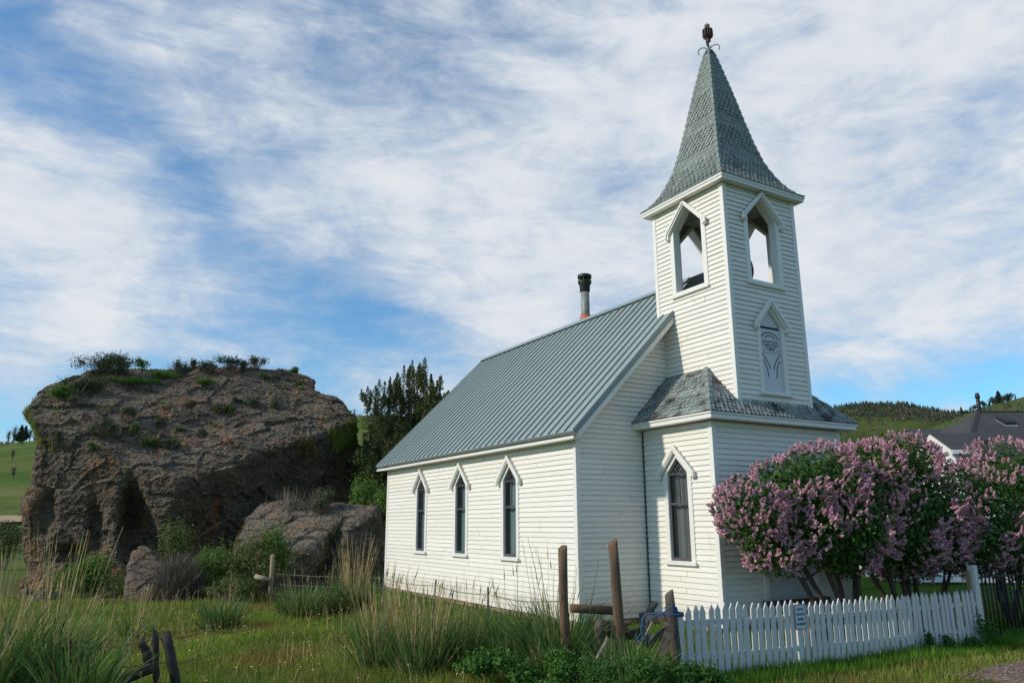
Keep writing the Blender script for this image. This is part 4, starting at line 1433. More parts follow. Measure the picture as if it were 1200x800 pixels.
# wire fence running back along the church lawn
wf = empty('wire_fence', (-1.6, 4.0, float(gz(-1.6, 4.0))), 'low fence of thin green steel posts and sagging wires beside the church lawn', 'fence')
WO = np.array(wf.location)
tp = [((505, 742), (511, 679), 15.2), ((572, 752), (572, 688), 13.0), ((441, 728), (450, 672), 17.6)]
for (b_, t_0, d_) in tp:
    mb = MB()
    a_, c_ = dep(*b_, d_) - WO, dep(*t_0, d_) - WO
    a_ = a_ - np.array([0, 0, .15])
    mb.tube([a_, c_], .032, 4, flat=.6)
    mb.build('post', TPOST, wf)
tops = [dep(450, 676, 17.6), dep(511, 684, 15.2), dep(572, 694, 13.0), dep(659, 702, 10.4)]
for k, dz in enumerate((-.02, -.32, -.62)):
    mb = MB()
    pts = []
    for a, b_ in zip(tops[:-1], tops[1:]):
        for t in np.linspace(0, 1, 8)[:-1]:
            pts.append(a + (b_ - a) * t + np.array([0, 0, dz - .06 * math.sin(math.pi * t)]) - WO)
    pts.append(tops[-1] + np.array([0, 0, dz]) - WO)
    mb.tube(pts, .0055, 4)
    mb.build('wire', WIRE, wf)
bf = empty('wire_fence', dep(318, 704, 20.6), 'far wire fence with a pale wooden post below the grey boulder', 'fence')
BO = np.array(bf.location)
mb = MB(); mb.tube([dep(316, 712, 20.6) - BO, dep(319.5, 650, 20.6) - BO], [.06, .055], 9); mb.build('wooden_post', TANWOOD, bf)
mb = MB(); mb.tube([dep(300, 712, 21.5) - BO, dep(301, 648, 21.5) - BO], [.06, .05], 8); mb.build('rusty_post', OLDWOOD, bf)
mb = MB(); mb.tube([dep(299, 675, 20.5) - BO, dep(307, 677, 20.45) - BO, dep(317, 679, 20.5) - BO], [.06, .065, .06], 8); mb.build('short_rail', PALEWOOD, bf)
for (x0, y0, y1, d_) in ((337, 672, 712, 20.4), (396, 675, 712, 19.5)):
    mb = MB(); mb.tube([dep(x0, y1, d_) - BO, dep(x0 + .5, y0, d_) - BO], .022, 4); mb.build('steel_post', TPOST, bf)
for k, dy in enumerate((0, 12, 24)):
    mb = MB()
    mb.tube([dep(318, 672 + dy, 20.6) - BO, dep(337, 673 + dy, 20.4) - BO, dep(366, 675 + dy, 20.0) - BO, dep(396, 676 + dy, 19.5) - BO, dep(449, 677 + dy, 17.6) - BO], .008, 4)
    mb.build('wire', WIRE, bf)

# ================================================================== ROCKS


def grid_noise(shape, h, cell, seed):
    g = np.random.default_rng(seed)
    n = [int(s * h / cell) + 3 for s in shape]
    a = g.random(n).astype(np.float32)
    for ax in range(3):
        pos = np.arange(shape[ax]) * h / cell
        i = pos.astype(int); t = (pos - i).astype(np.float32); t = t * t * (3 - 2 * t)
        sh = [1, 1, 1]; sh[ax] = -1
        a = np.take(a, i, ax) * (1 - t.reshape(sh)) + np.take(a, i + 1, ax) * t.reshape(sh)
    return a * 2 - 1


def surfnet(S, org, h):
    """polygon surface of the zero level of a distance grid (surface nets)"""
    n = S.shape
    cs = tuple(k - 1 for k in n)
    acc = np.zeros(cs + (3,), np.float32); cnt = np.zeros(cs, np.int32)
    corners = [(i, j, k) for i in (0, 1) for j in (0, 1) for k in (0, 1)]
    sub = lambda c: S[c[0]:c[0] + cs[0], c[1]:c[1] + cs[1], c[2]:c[2] + cs[2]]
    for a in corners:
        for ax in range(3):
            if a[ax]: continue
            b_ = list(a); b_[ax] = 1
            s0, s1 = sub(a), sub(tuple(b_))
            mk = (s0 < 0) != (s1 < 0)
            t = np.where(mk, s0 / np.where(mk, s0 - s1, 1), 0)
            for q in range(3):
                acc[..., q] += np.where(mk, a[q] + (t if q == ax else 0), 0)
            cnt += mk
    on = cnt > 0
    idx = np.full(cs, -1, np.int64); idx[on] = np.arange(on.sum())
    cell = np.argwhere(on)
    V = (cell + acc[on] / cnt[on][:, None]) * h + np.array(org)
    faces = []
    ins = S < 0
    for ax in range(3):
        o1, o2 = (ax + 1) % 3, (ax + 2) % 3
        sl0 = [slice(None)] * 3; sl1 = [slice(None)] * 3
        sl0[ax] = slice(0, n[ax] - 1); sl1[ax] = slice(1, n[ax])
        for o in (o1, o2):
            sl0[o] = slice(1, n[o] - 1); sl1[o] = slice(1, n[o] - 1)
        A_, B_ = ins[tuple(sl0)], ins[tuple(sl1)]
        for flip, mk in ((False, A_ & ~B_), (True, ~A_ & B_)):
            p_ = np.argwhere(mk)
            p_[:, o1] += 1; p_[:, o2] += 1
            def at(d1, d2):
                q = p_.copy(); q[:, o1] += d1; q[:, o2] += d2
                return idx[q[:, 0], q[:, 1], q[:, 2]]
            f_ = np.stack([at(-1, -1), at(0, -1), at(0, 0), at(-1, 0)], -1)
            faces.append(f_[:, ::-1] if flip else f_)
    return V, np.concatenate(faces)


def facets(P, cell, seed, amp, tilt):
    """broken-block relief: every point takes the tilted face of its nearest block"""
    Q = P / cell
    I = np.floor(Q).astype(np.int64)
    best = np.full(len(P), 1e9); who = I.copy(); eb = np.zeros((len(P), 3)); sec = np.full(len(P), 1e9)

    def hsh(a, k):
        v = (a[:, 0] * 73856093 ^ a[:, 1] * 19349663 ^ a[:, 2] * 83492791) + seed * 7919 + k * 104729
        v = (v ^ (v >> 13)) * 1274126177 & 0x7fffffff
        return ((v ^ (v >> 15)) & 0xffff) / 65535.0
    for dx in (-1, 0, 1):
        for dy in (-1, 0, 1):
            for dz in (-1, 0, 1):
                J = I + np.array([dx, dy, dz])
                S = J + np.stack([hsh(J, 1), hsh(J, 2), hsh(J, 3)], 1)
                e = Q - S
                d = (e ** 2).sum(1)
                m_ = d < best
                sec = np.where(m_, best, np.minimum(sec, d)); best = np.where(m_, d, best); who[m_] = J[m_]; eb[m_] = e[m_]
    nrm = np.stack([hsh(who, 4), hsh(who, 5), hsh(who, 6)], 1) - .5
    return (hsh(who, 7) - .5) * amp + (eb * nrm).sum(1) * tilt, np.sqrt(sec) - np.sqrt(best)


def subdivide(V, F):
    """each quad into four, without rounding"""
    E = np.concatenate([np.stack([F[:, k], F[:, (k + 1) % 4]], 1) for k in range(4)])
    Es = np.sort(E, 1)
    key = Es[:, 0] * (len(V) + 1) + Es[:, 1]
    uq, first, inv = np.unique(key, return_index=True, return_inverse=True)
    mid = (V[Es[first, 0]] + V[Es[first, 1]]) / 2
    cen = V[F].mean(1)
    m_ = inv.reshape(4, -1).T + len(V)
    c_ = np.arange(len(F)) + len(V) + len(mid)
    out = np.concatenate([np.stack([F[:, k], m_[:, k], c_, m_[:, k - 1]], 1) for k in range(4)])
    return np.concatenate([V, mid, cen]), out


def vnormals(V, F):
    a = np.cross(V[F[:, 2]] - V[F[:, 0]], V[F[:, 3]] - V[F[:, 1]])
    n_ = np.zeros_like(V)
    for k in range(4):
        for q in range(3):
            n_[:, q] += np.bincount(F[:, k], a[:, q], len(V))
    n_ = n_ / (np.linalg.norm(n_, axis=1, keepdims=True) + 1e-12)
    return -n_


def poly_sdf(P, pts):
    """signed distance to a polygon, P (...,2)"""
    d = np.full(P.shape[:-1], 1e9, np.float32); s = np.ones(P.shape[:-1], np.float32)
    n = len(pts)
    for i in range(n):
        a = np.array(pts[i]); b_ = np.array(pts[i - 1])
        e = b_ - a; w = P - a
        t = np.clip((w @ e) / (e @ e), 0, 1)
        dd = w - t[..., None] * e
        d = np.minimum(d, (dd ** 2).sum(-1))
        c1 = P[..., 1] >= a[1]; c2 = P[..., 1] < b_[1]; c3 = e[0] * w[..., 1] > e[1] * w[..., 0]
        s = np.where((c1 & c2 & c3) | (~c1 & ~c2 & ~c3), -s, s)
    return s * np.sqrt(d)


def smax(a, b_, k):
    hh = np.clip(.5 - .5 * (b_ - a) / k, 0, 1)
    return b_ * (1 - hh) + a * hh + k * hh * (1 - hh)


class Rock:
    def __init__(s, px, py, depth):
        p0 = dep(px, py, depth)
        s.o = np.array([p0[0], p0[1], float(gz(p0[0], p0[1]))])
        d = s.o[:2] - CAM[:2]; d /= np.linalg.norm(d)
        s.v = np.array([d[0], d[1], 0]); s.u = np.array([d[1], -d[0], 0])

    def uz(s, px, py, v):
        """outline point: seen at a pixel, lying v metres behind the rock's foot"""
        d = ray(px, py)
        t = ((s.o + s.v * v - CAM) @ s.v) / (d @ s.v)
        q = CAM + d * t - s.o
        return (q @ s.u, q[2])

    def build(s, name, outline, planes, vr, h, mat, amp, seed, carve=(), kr=.18):
        pts = [s.uz(*q) for q in outline]
        us = [p_[0] for p_ in pts]; zs = [p_[1] for p_ in pts]
        lo = np.array([min(us) - .6, vr[0] - .6, min(zs) - .3]); hi = np.array([max(us) + .6, vr[1] + .6, max(zs) + .6])
        n = tuple(((hi - lo) / h).astype(int) + 1)
        ax = [lo[k] + np.arange(n[k]) * h for k in range(3)]
        U, Vv, Zz = np.meshgrid(*ax, indexing='ij')
        U = U.astype(np.float32); Vv = Vv.astype(np.float32); Zz = Zz.astype(np.float32)
        w1 = grid_noise(n, h, 1.6, seed) * .20 * amp; w2 = grid_noise(n, h, 1.5, seed + 1) * .20 * amp
        P2 = np.stack([ax[0][:, None] + 0 * ax[2][None], 0 * ax[0][:, None] + ax[2][None]], -1)
        D = np.broadcast_to(poly_sdf(P2, pts)[:, None, :], n).astype(np.float32)
        D = smax(D, Vv - vr[1], .8)
        for (nu, nv, nz, off) in planes:
            L_ = math.sqrt(nu * nu + nv * nv + nz * nz)
            pl_ = (nu * (U + w1) + nv * (Vv + w2) + nz * (Zz + w1 * .5) - off) / L_
            D = smax(D, pl_.astype(np.float32), kr)
        for (cu, cv, cz, ru, rv, rz, lean) in carve:
            q = np.sqrt(((U - cu - lean * (Zz - cz)) / ru) ** 2 + ((Vv - cv) / rv) ** 2 + ((Zz - cz) / rz) ** 2)
            D = smax(D, -(q - 1) * min(ru, rv, rz), .25)
        c1 = grid_noise(n, h, 1.1, seed + 2); c2 = grid_noise(n, h, .52, seed + 3); c3 = grid_noise(n, h, .26, seed + 4); c4 = grid_noise(n, h, .13, seed + 5)
        c0 = grid_noise(n, h, 2.4, seed + 6)
        D = D + amp * (c0 * .15 + c1 * .05 + c2 * .03 - .01)
        Vx, F = surfnet(D, lo, h)
        for rep in range(2):
            Vx, F = subdivide(Vx, F)
            if rep == 0:
                nv = vnormals(Vx, F)
                Q = Vx + .10 * amp * np.stack([vnoise2(Vx[:, 1] * 2, Vx[:, 2] * 2, 1), vnoise2(Vx[:, 0] * 2, Vx[:, 2] * 2, 2), vnoise2(Vx[:, 0] * 2, Vx[:, 1] * 2, 3)], 1)
                Q = Q @ np.array([[.94, .1, .32], [-.05, .95, .45], [-.33, -.4, .90]])
                k_ = max(amp, .45)
                f1, e1 = facets(Q * [1, 1, 1.5], 1.05 * k_, seed, .17, .20)
                f2, e2 = facets(Q * [1, 1, 1.9], .42 * k_, seed + 3, .036, .065)
                crack = -.09 * np.clip(1 - e1 / .06, 0, 1) * (f1 > -.02) - .025 * np.clip(1 - e2 / .10, 0, 1)
                Vx = Vx + nv * (amp * (f1 + f2 + crack))[:, None]
            else:
                nv = vnormals(Vx, F)
                Q = Vx @ np.array([[.94, .1, .32], [-.05, .95, .45], [-.33, -.4, .90]])
                f3, e3 = facets(Q * [1, 1, 1.6], .17 * k_, seed + 5, .018, .040)
                f4, e4 = facets(Q, .075 * max(k_, .6), seed + 7, .009, .014)
                Vx = Vx + nv * (amp * (f3 + f4 - .010 * np.clip(1 - e3 / .15, 0, 1)))[:, None]
        X = Vx[:, :1] * s.u + Vx[:, 1:2] * s.v + Vx[:, 2:3] * np.array([0, 0, 1.0])
        o = npmesh(name, X, F[:, ::-1], mat, None, s.o, smooth=False)
        s.bvh = BVHTree.FromPolygons([Vector(p_ + s.o) for p_ in X], [tuple(map(int, f_)) for f_ in F])
        return o

    def hit(s, px, py):
        d = ray(px, py)
        r_ = s.bvh.ray_cast(Vector(CAM), Vector(d / np.linalg.norm(d)))
        return None if r_[0] is None else np.array(r_[0])


R1 = Rock(215, 692, 24.8)
out1 = [(24, 715, 2.2), (19, 650, 2.2), (24, 585, 2.2), (42, 545, 2.4), (46, 515, 2.6), (30, 486, 2.8), (28, 470, 3.0), (44, 447, 3.6), (78, 431, 4.4), (120, 423, 4.8),
        (200, 424, 5.0), (300, 424, 5.0), (345, 427, 5.0), (372, 442, 4.8), (368, 456, 4.6), (396, 465, 4.4), (410, 490, 4.4), (423, 540, 4.4), (430, 600, 4.4), (437, 715, 4.4)]
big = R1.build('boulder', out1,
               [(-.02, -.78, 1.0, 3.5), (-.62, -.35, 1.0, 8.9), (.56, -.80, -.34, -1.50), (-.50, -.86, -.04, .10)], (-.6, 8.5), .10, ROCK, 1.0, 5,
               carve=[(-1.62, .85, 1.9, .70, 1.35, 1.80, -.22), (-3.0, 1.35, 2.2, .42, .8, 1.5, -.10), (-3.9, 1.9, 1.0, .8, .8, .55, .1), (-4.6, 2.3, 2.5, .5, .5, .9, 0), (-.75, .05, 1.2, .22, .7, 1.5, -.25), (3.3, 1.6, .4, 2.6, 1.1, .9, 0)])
prop(big, 'huge dark brown boulder with a sloping shrub-topped back', 'boulder')
R2 = Rock(360, 700, 23.6)
out2 = [(272, 720, 1), (276, 640, 1), (287, 608, 1.2), (308, 588, 1.6), (348, 586, 1.8), (372, 600, 1.8), (398, 589, 1.8), (440, 596, 1.8), (452, 640, 1.4), (458, 720, 1.4)]
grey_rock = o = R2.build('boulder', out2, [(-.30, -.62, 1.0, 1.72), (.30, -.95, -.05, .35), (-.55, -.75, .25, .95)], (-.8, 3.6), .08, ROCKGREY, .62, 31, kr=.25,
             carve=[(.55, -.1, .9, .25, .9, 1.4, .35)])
prop(o, 'low grey topped boulder behind the wire fence, nearest the church', 'boulder')
R3 = Rock(178, 708, 21.3)
out3 = [(142, 722, .2), (148, 680, .2), (152, 650, .2), (163, 634, .3), (177, 640, .3), (190, 660, .3), (205, 676, .3), (235, 692, .3), (240, 722, .3)]
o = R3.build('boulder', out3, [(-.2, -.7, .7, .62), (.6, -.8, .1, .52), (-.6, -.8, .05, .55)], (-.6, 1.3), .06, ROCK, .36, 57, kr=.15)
prop(o, 'small upright tooth of rock beside the grey dead bush', 'boulder')
rub = [(52, 704, .55), (80, 712, .4), (118, 704, .45), (100, 722, .3), (30, 700, .5), (248, 698, .4)]
rlab = ['reddish rubble stone at the left foot of the huge boulder', 'small rubble stone nearest the tall grass', 'rubble stone under the dark cave of the boulder',
        'smallest rubble stone before the huge boulder', 'leftmost rubble stone below the boulder overhang', 'rubble stone right of the grey dead bush']
for k, (px, py, rr) in enumerate(rub):
    p_ = G(px, py)
    R_ = Rock(px, py, 22)
    R_.o = np.array([p_[0], p_[1], p_[2] - .05])
    v0 = 0.0
    ol = [(R_.uz(px, py, 0)[0] + rr * math.cos(t) * rnd.uniform(.8, 1.1), rr * .75 * math.sin(t) * rnd.uniform(.8, 1.1)) for t in np.linspace(0, 2 * math.pi, 9)[:-1]]
    save = R_.uz
    R_.uz = lambda a, b_, c_: (a, b_)
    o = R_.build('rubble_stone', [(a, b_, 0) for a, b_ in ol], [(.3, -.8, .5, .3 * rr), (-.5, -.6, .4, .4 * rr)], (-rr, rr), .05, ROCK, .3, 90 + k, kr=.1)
    prop(o, rlab[k], 'stone', 'rubble stones at the foot of the rock')
# ================================================================== PLANTS


def unit(n, g):
    v = g.normal(size=(n, 3)); return v / np.linalg.norm(v, axis=1, keepdims=True)


def leaf_quads(C, size, g, up=.4, aspect=.62, outward=None):
    """little pointed leaves, one four-cornered face each, centred at C"""
    n = len(C)
    nrm = unit(n, g)
    if outward is not None: nrm = nrm * .8 + outward * .9
    nrm[:, 2] += up
    nrm /= np.linalg.norm(nrm, axis=1, keepdims=True)
    t = np.cross(nrm, unit(n, g)); t /= np.linalg.norm(t, axis=1, keepdims=True) + 1e-9
    b_ = np.cross(nrm, t)
    s = (size * g.uniform(.65, 1.3, n))[:, None] if np.ndim(size) == 0 else (size * g.uniform(.7, 1.25, n))[:, None]
    a = aspect
    V = np.stack([C - t * s * .5, C - t * s * .05 + b_ * s * a * .5 + nrm * s * .08, C + t * s * .5, C - t * s * .05 - b_ * s * a * .5 + nrm * s * .08], 1).reshape(-1, 3)
    F = np.arange(4 * n).reshape(-1, 4)
    return V, F


def ribbons(base, tipdir, length, width, bend, g, segs=4, taper=1.0):
    """curving blades: base (n,3), tipdir (n,3) unit start directions, bend = how far they arch over"""
    n = len(base)
    out = tipdir.copy(); out[:, 2] = 0
    nn = np.linalg.norm(out, axis=1, keepdims=True); out = np.where(nn > 1e-4, out / np.maximum(nn, 1e-4), np.array([1.0, 0, 0]))
    side = np.stack([-out[:, 1], out[:, 0], 0 * out[:, 0]], 1)
    tw = g.uniform(-1.2, 1.2, n)[:, None]
    side = side * np.cos(tw) + out * np.sin(tw)
    P = base.copy(); d = tipdir.copy()
    rows = []
    st = (length / segs)[:, None]
    for k in range(segs + 1):
        t = k / segs
        w = (width * (1 - t ** 1.6 * taper) * (.75 + .5 * min(1, t * 3)))[:, None] if taper else width[:, None]
        rows.append(np.stack([P - side * w / 2, P + side * w / 2], 1))
        P = P + d * st
        d = d + out * (bend * (.4 + t))[:, None] / segs - np.array([0, 0, 1.0]) * (bend * (.3 + 1.3 * t))[:, None] / segs
        d /= np.linalg.norm(d, axis=1, keepdims=True)
    V = np.stack(rows, 1).reshape(n, -1, 3)
    F = []
    for k in range(segs):
        F.append(np.array([2 * k, 2 * k + 1, 2 * k + 3, 2 * k + 2]))
    F = (np.array(F)[None] + (np.arange(n) * 2 * (segs + 1))[:, None, None]).reshape(-1, 4)
    return V.reshape(-1, 3), F


def cat_vf(parts):
    Vs, Fs, o = [], [], 0
    for V, F in parts:
        Vs.append(V); Fs.append(F + o); o += len(V)
    return np.concatenate(Vs), np.concatenate(Fs)


def lumps(g, n, lobes, fill=.35):
    """points near the skins of overlapping lumps (centre, radii), with outward directions"""
    w = np.array([l[1][0] * l[1][2] for l in lobes]); w = w / w.sum()
    pick = g.choice(len(lobes), n, p=w)
    c = np.array([l[0] for l in lobes])[pick]; r_ = np.array([l[1] for l in lobes])[pick]
    d = unit(n, g)
    rad = 1 - fill * g.random(n) ** 1.5 * (1 + .5 * g.random(n))
    rad = rad + .10 * np.sin(d[:, 0] * 5 + c[:, 0] * 3) * np.sin(d[:, 2] * 6 + c[:, 1] * 2)
    return c + d * r_ * rad[:, None], d


def bush(name, loc, w, h, n, leaf, mat, label, cat='shrub', group=None, seed=0, twigs=True, depth=None, tall=False):
    g = np.random.default_rng(seed + 1000)
    loc = np.array(loc, float)
    o = empty(name, loc, label, cat, group)
    dp = depth or w
    lobes = []
    for k in range(7 + int(w * 2)):
        a = g.uniform(0, 2 * math.pi); q = g.uniform(0, .32)
        zc = g.uniform(.3, .75)
        lobes.append(((w * q * math.cos(a), dp * q * math.sin(a), h * zc), (w * g.uniform(.12, .24), dp * g.uniform(.12, .24), h * g.uniform(.16, .30))))
    C, d = lumps(g, n, lobes, .7)
    C[:, 2] = np.maximum(C[:, 2], .01 + .05 * g.random(n))
    V, F = leaf_quads(C, leaf, g, .3, .55, d)
    # sprigs that stick out of the outline
    ns = int(10 + n / 60)
    sd = unit(ns, g); sd[:, 2] = np.abs(sd[:, 2]) + .5; sd /= np.linalg.norm(sd, axis=1, keepdims=True)
    sb = np.array([lobes[k % len(lobes)][0] for k in range(ns)]) + sd * np.array([w, dp, h]) * .12
    parts = [(V, F)]
    for k in range(5):
        q = sb + sd * h * .22 * (k + 1) / 5 + g.normal(size=(ns, 3)) * leaf * .3
        parts.append(leaf_quads(q, leaf * .8, g, .3))
    V, F = cat_vf(parts)
    npmesh('foliage', V, F, mat, o)
    if twigs:
        m_ = 60
        dd = unit(m_, g); dd[:, 2] = np.abs(dd[:, 2]) + .6; dd /= np.linalg.norm(dd, axis=1, keepdims=True)
        V, F = ribbons(np.zeros((m_, 3)) - [0, 0, .05] + g.normal(size=(m_, 3)) * [.05 * w, .05 * w, 0], dd, g.uniform(.5, .95, m_) * h, np.full(m_, .018), np.full(m_, .1), g, 3, .7)
        npmesh('twigs', V, F, L_TWIG, o)
    return o


def grass_clump(loc, n, length, spread, nst, stalk, label, seed, width=.013, arch=.75, mat=None, lean=(0, 0), head=True):
    g = np.random.default_rng(seed + 500)
    loc = np.array(loc, float)
    o = empty('wild_rye_clump', loc, label, 'grass clump', 'clumps of tall wild grass')

    def go(n, lo, hi, w, spr, ar, out):
        a = g.uniform(0, 2 * math.pi, n); q = np.sqrt(g.random(n)) * spr
        b_ = np.stack([q * np.cos(a), q * np.sin(a), np.full(n, -.05)], 1)
        t = np.abs(g.normal(0, .26, n)) * out + q / max(spr, .01) * .22 * out
        a2 = a + g.normal(0, .7, n)
        d = np.stack([np.sin(t) * np.cos(a2) + lean[0], np.sin(t) * np.sin(a2) + lean[1], np.cos(t)], 1)
        d /= np.linalg.norm(d, axis=1, keepdims=True)
        L_ = g.uniform(lo, hi, n)
        return b_, d, L_, np.full(n, w) * g.uniform(.7, 1.3, n), ar * g.uniform(.3, 1.3, n) * (L_ / hi) ** 1.2
    b_, d, L_, w, ar = go(n, length * .5, length, width, spread, arch, 1.0)
    V, F = ribbons(b_, d, L_, w, ar, g, 6)
    npmesh('leaves', V, F, mat or L_RYE, o)
    # dead leaves at the foot
    b_, d, L_, w, ar = go(int(n * .24), length * .3, length * .7, width * .8, spread, arch * 1.6, 1.5)
    parts = [ribbons(b_, d, L_, w, ar, g, 5)]
    if nst:
        b_, d, L_, w, ar = go(nst, stalk * .55, stalk, .008, spread * .75, .10, .45)
        parts.append(ribbons(b_, d, L_, w, ar, g, 6, .55))
        if head:
            # seed heads: a ribbon thickening near each tip, some snapped over
            k = int(nst * .7)
            V0 = parts[-1][0].reshape(nst, 7, 2, 3).mean(2)
            tipd = V0[:k, 6] - V0[:k, 5]; tipd /= np.linalg.norm(tipd, axis=1, keepdims=True)
            parts.append(ribbons(V0[:k, 5] + tipd * .05, tipd, g.uniform(.10, .17, k), np.full(k, .016), np.full(k, .15), g, 6, .8))
            kk = max(1, nst // 6)
            bd = unit(kk, g); bd[:, 2] = -np.abs(bd[:, 2]) * .3
            parts.append(ribbons(V0[-kk:, 4], bd, g.uniform(.2, .45, kk), np.full(kk, .007), np.full(kk, .1), g, 6, .5))
    V, F = cat_vf(parts)
    npmesh('dry_stalks', V, F, L_STALK, o)
    return o


def below(px, d):
    """ground point under a pixel column at a given depth"""
    p_ = dep(px, 613, d)
    return np.array([p_[0], p_[1], float(gz(p_[0], p_[1]))])


CL = [  # px, depth, leaves, leaf length, spread, stalks, stalk length, label
    (14, 9.1, 320, 1.7, .40, 75, 2.15, 'largest clump of tall wild grass at the bottom left corner, full of dry stalks'),
    (74, 9.5, 230, 1.55, .34, 60, 2.25, 'tall grass clump around the crooked black post with the longest dry stalks'),
    (112, 8.9, 180, 1.3, .28, 7, 1.7, 'arching grass clump right of the crooked black post'),
    (172, 15.0, 60, .7, .25, 22, 1.05, 'sparse dry grass clump in front of the tooth of rock'),
    (268, 15.6, 300, .92, .30, 18, 1.15, 'blue green grass clump in the meadow below the boulders'),
    (356, 17.6, 320, .98, .36, 14, 1.35, 'green grass clump before the low boulder, left of the straw coloured one'),
    (385, 18.4, 220, .95, .30, 10, 1.5, 'small green grass clump between two larger ones by the wire fence'),
    (419, 18.6, 320, 1.2, .34, 90, 1.95, 'straw coloured grass clump standing by the back corner of the church'),
    (452, 11.6, 300, 1.15, .33, 110, 1.6, 'left part of the wide grass clump before the church side'),
    (497, 11.2, 330, 1.1, .36, 110, 1.45, 'middle part of the wide grass clump with many straw stalks'),
    (545, 11.5, 300, 1.05, .30, 50, 1.4, 'grass clump below the thin steel post nearest the tall posts'),
    (604, 11.3, 380, 1.25, .36, 14, 1.7, 'fine bluish grass clump just left of the tall upright post'),
    (652, 10.9, 560, 1.4, .42, 24, 2.0, 'dense bluish grass clump at the foot of the tall upright post'),
    (716, 9.4, 220, 1.15, .24, 0, 1.0, 'drooping bright grass clump in front of the leaning post'),
    (735, 9.9, 170, 1.15, .2, 2, 1.2, 'drooping grass clump in front of the lumber heap'),
]
for k, (px, d_, n, L_, sp, ns, sl2, lab) in enumerate(CL):
    grass_clump(below(px, d_), n, L_, sp, ns, sl2, lab, k, width=(.027 if k < 3 else .019) if d_ < 13 else .021, arch=(1.15 if k < 3 else .85) if k != 13 else 1.3)

# --- weeds with broad little leaves along the fences
WD = [(568, 10.2, .9, .45), (612, 9.9, 1.0, .55), (655, 9.8, 1.0, .62), (690, 9.6, .9, .60), (740, 9.5, 1.0, .70), (775, 9.7, .9, .62), (805, 9.75, .8, .52), (838, 9.8, .7, .36),
      (872, 9.95, .6, .26), (640, 9.2, 1.1, .45), (720, 9.1, 1.1, .48), (790, 9.2, 1.0, .40)]
WL = ['leafy green weed left of the bluish grass', 'leafy weed under the fine bluish grass', 'bushy weed below the tall upright post', 'bushy weed at the foot of the pale slanting stick', 'bushiest green weed before the lumber heap',
      'leafy weed under the propped boards', 'leafy weed before the white end post', 'low weed at the left end of the picket fence', 'smallest weed at the pickets left of the notice',
      'low spreading weed at the bottom edge below the tall posts', 'low weed at the bottom edge around the pale stick', 'low weed at the bottom edge before the picket fence end']
for k, ((px, d_, w, h), lab) in enumerate(zip(WD, WL)):
    bush('leafy_weed', below(px, d_), w, h, 2600, .055, L_NETTLE, lab, 'weed', 'leafy weeds by the old fence', 60 + k, twigs=False)
for k, (x, y, w, h, lab) in enumerate([(5.75, -4.42, .55, .62, 'dark leafy weed climbing the right end of the white pickets'), (4.05, -4.42, .22, .40, 'thin upright weed against the pickets'),
                                       (4.55, -4.45, .40, .32, 'round leafy weed in front of the pickets'), (5.25, -4.5, .55, .26, 'low weed along the pickets, left of the climbing one')]):
    bush('leafy_weed', (x, y, float(gz(x, y))), w, h, 420, .055, L_NETTLE, lab, 'weed', 'leafy weeds by the picket fence', 80 + k, twigs=False)

# --- shrubs by the rocks
SH = [  # px, depth, width, height, leaves, leaf, mat, label
    (118, 22.6, 2.4, 1.4, 3600, .08, L_GREEN, 'green shrub under the cave of the huge boulder'),
    (150, 22.4, 1.5, .9, 1200, .06, L_OLIVE, 'olive shrub left of the tooth of rock'),
    (205, 23.2, 1.9, 2.3, 3000, .075, L_OLIVE, 'olive green shrub rising behind the grey dead bush'),
    (262, 22.6, 1.9, 1.5, 3600, .075, L_GREEN, 'light green shrub right of the grey dead bush'),
    (300, 22.0, 2.4, 2.0, 5000, .075, L_OLIVE, 'yellowish green shrub climbing before the low grey boulder'),
    (326, 22.2, 1.4, 2.4, 3600, .075, L_GREEN, 'tallest bright shrub against the left side of the low grey boulder'),
    (280, 21.0, 1.6, .9, 2600, .065, L_OLIVE, 'low olive shrub beside the pale wooden fence post'),
    (395, 22.2, 1.3, .9, 1100, .06, L_DARKSHRUB, 'dark shrub at the foot of the low grey boulder'),
    (376, 25.3, 1.1, 1.0, 1600, .065, L_SAGE, 'sage bush growing on top of the low grey boulder'),
    (398, 28.5, 2.6, 1.9, 3600, .09, L_SAGE, 'greyish shrub behind the low boulder, left of the bright green one'),
    (424, 27.6, 2.4, 2.3, 4600, .095, L_GREEN, 'bright green shrub on the bank behind the low boulder'),
    (446, 27.0, 2.0, 2.1, 3600, .09, L_GREEN, 'green shrub on the bank touching the church back corner'),
    (436, 26.2, 1.6, 1.3, 2200, .08, L_SAGE, 'sage bush on the bank by the church back corner'),
    (8, 36.0, 2.6, 2.0, 1500, .10, L_DARKSHRUB, 'dark olive shrub in the field at the left edge'),
]
for k, (px, d_, w, h, n, lf, mt, lab) in enumerate(SH):
    p_ = below(px, d_)
    if k == 8:
        q = R2.hit(px, 600)
        if q is not None: p_ = q - np.array([0, 0, .1])
    bush('shrub', p_, w, h, n, lf, mt, lab, 'shrub', 'shrubs around the boulders', 120 + k)

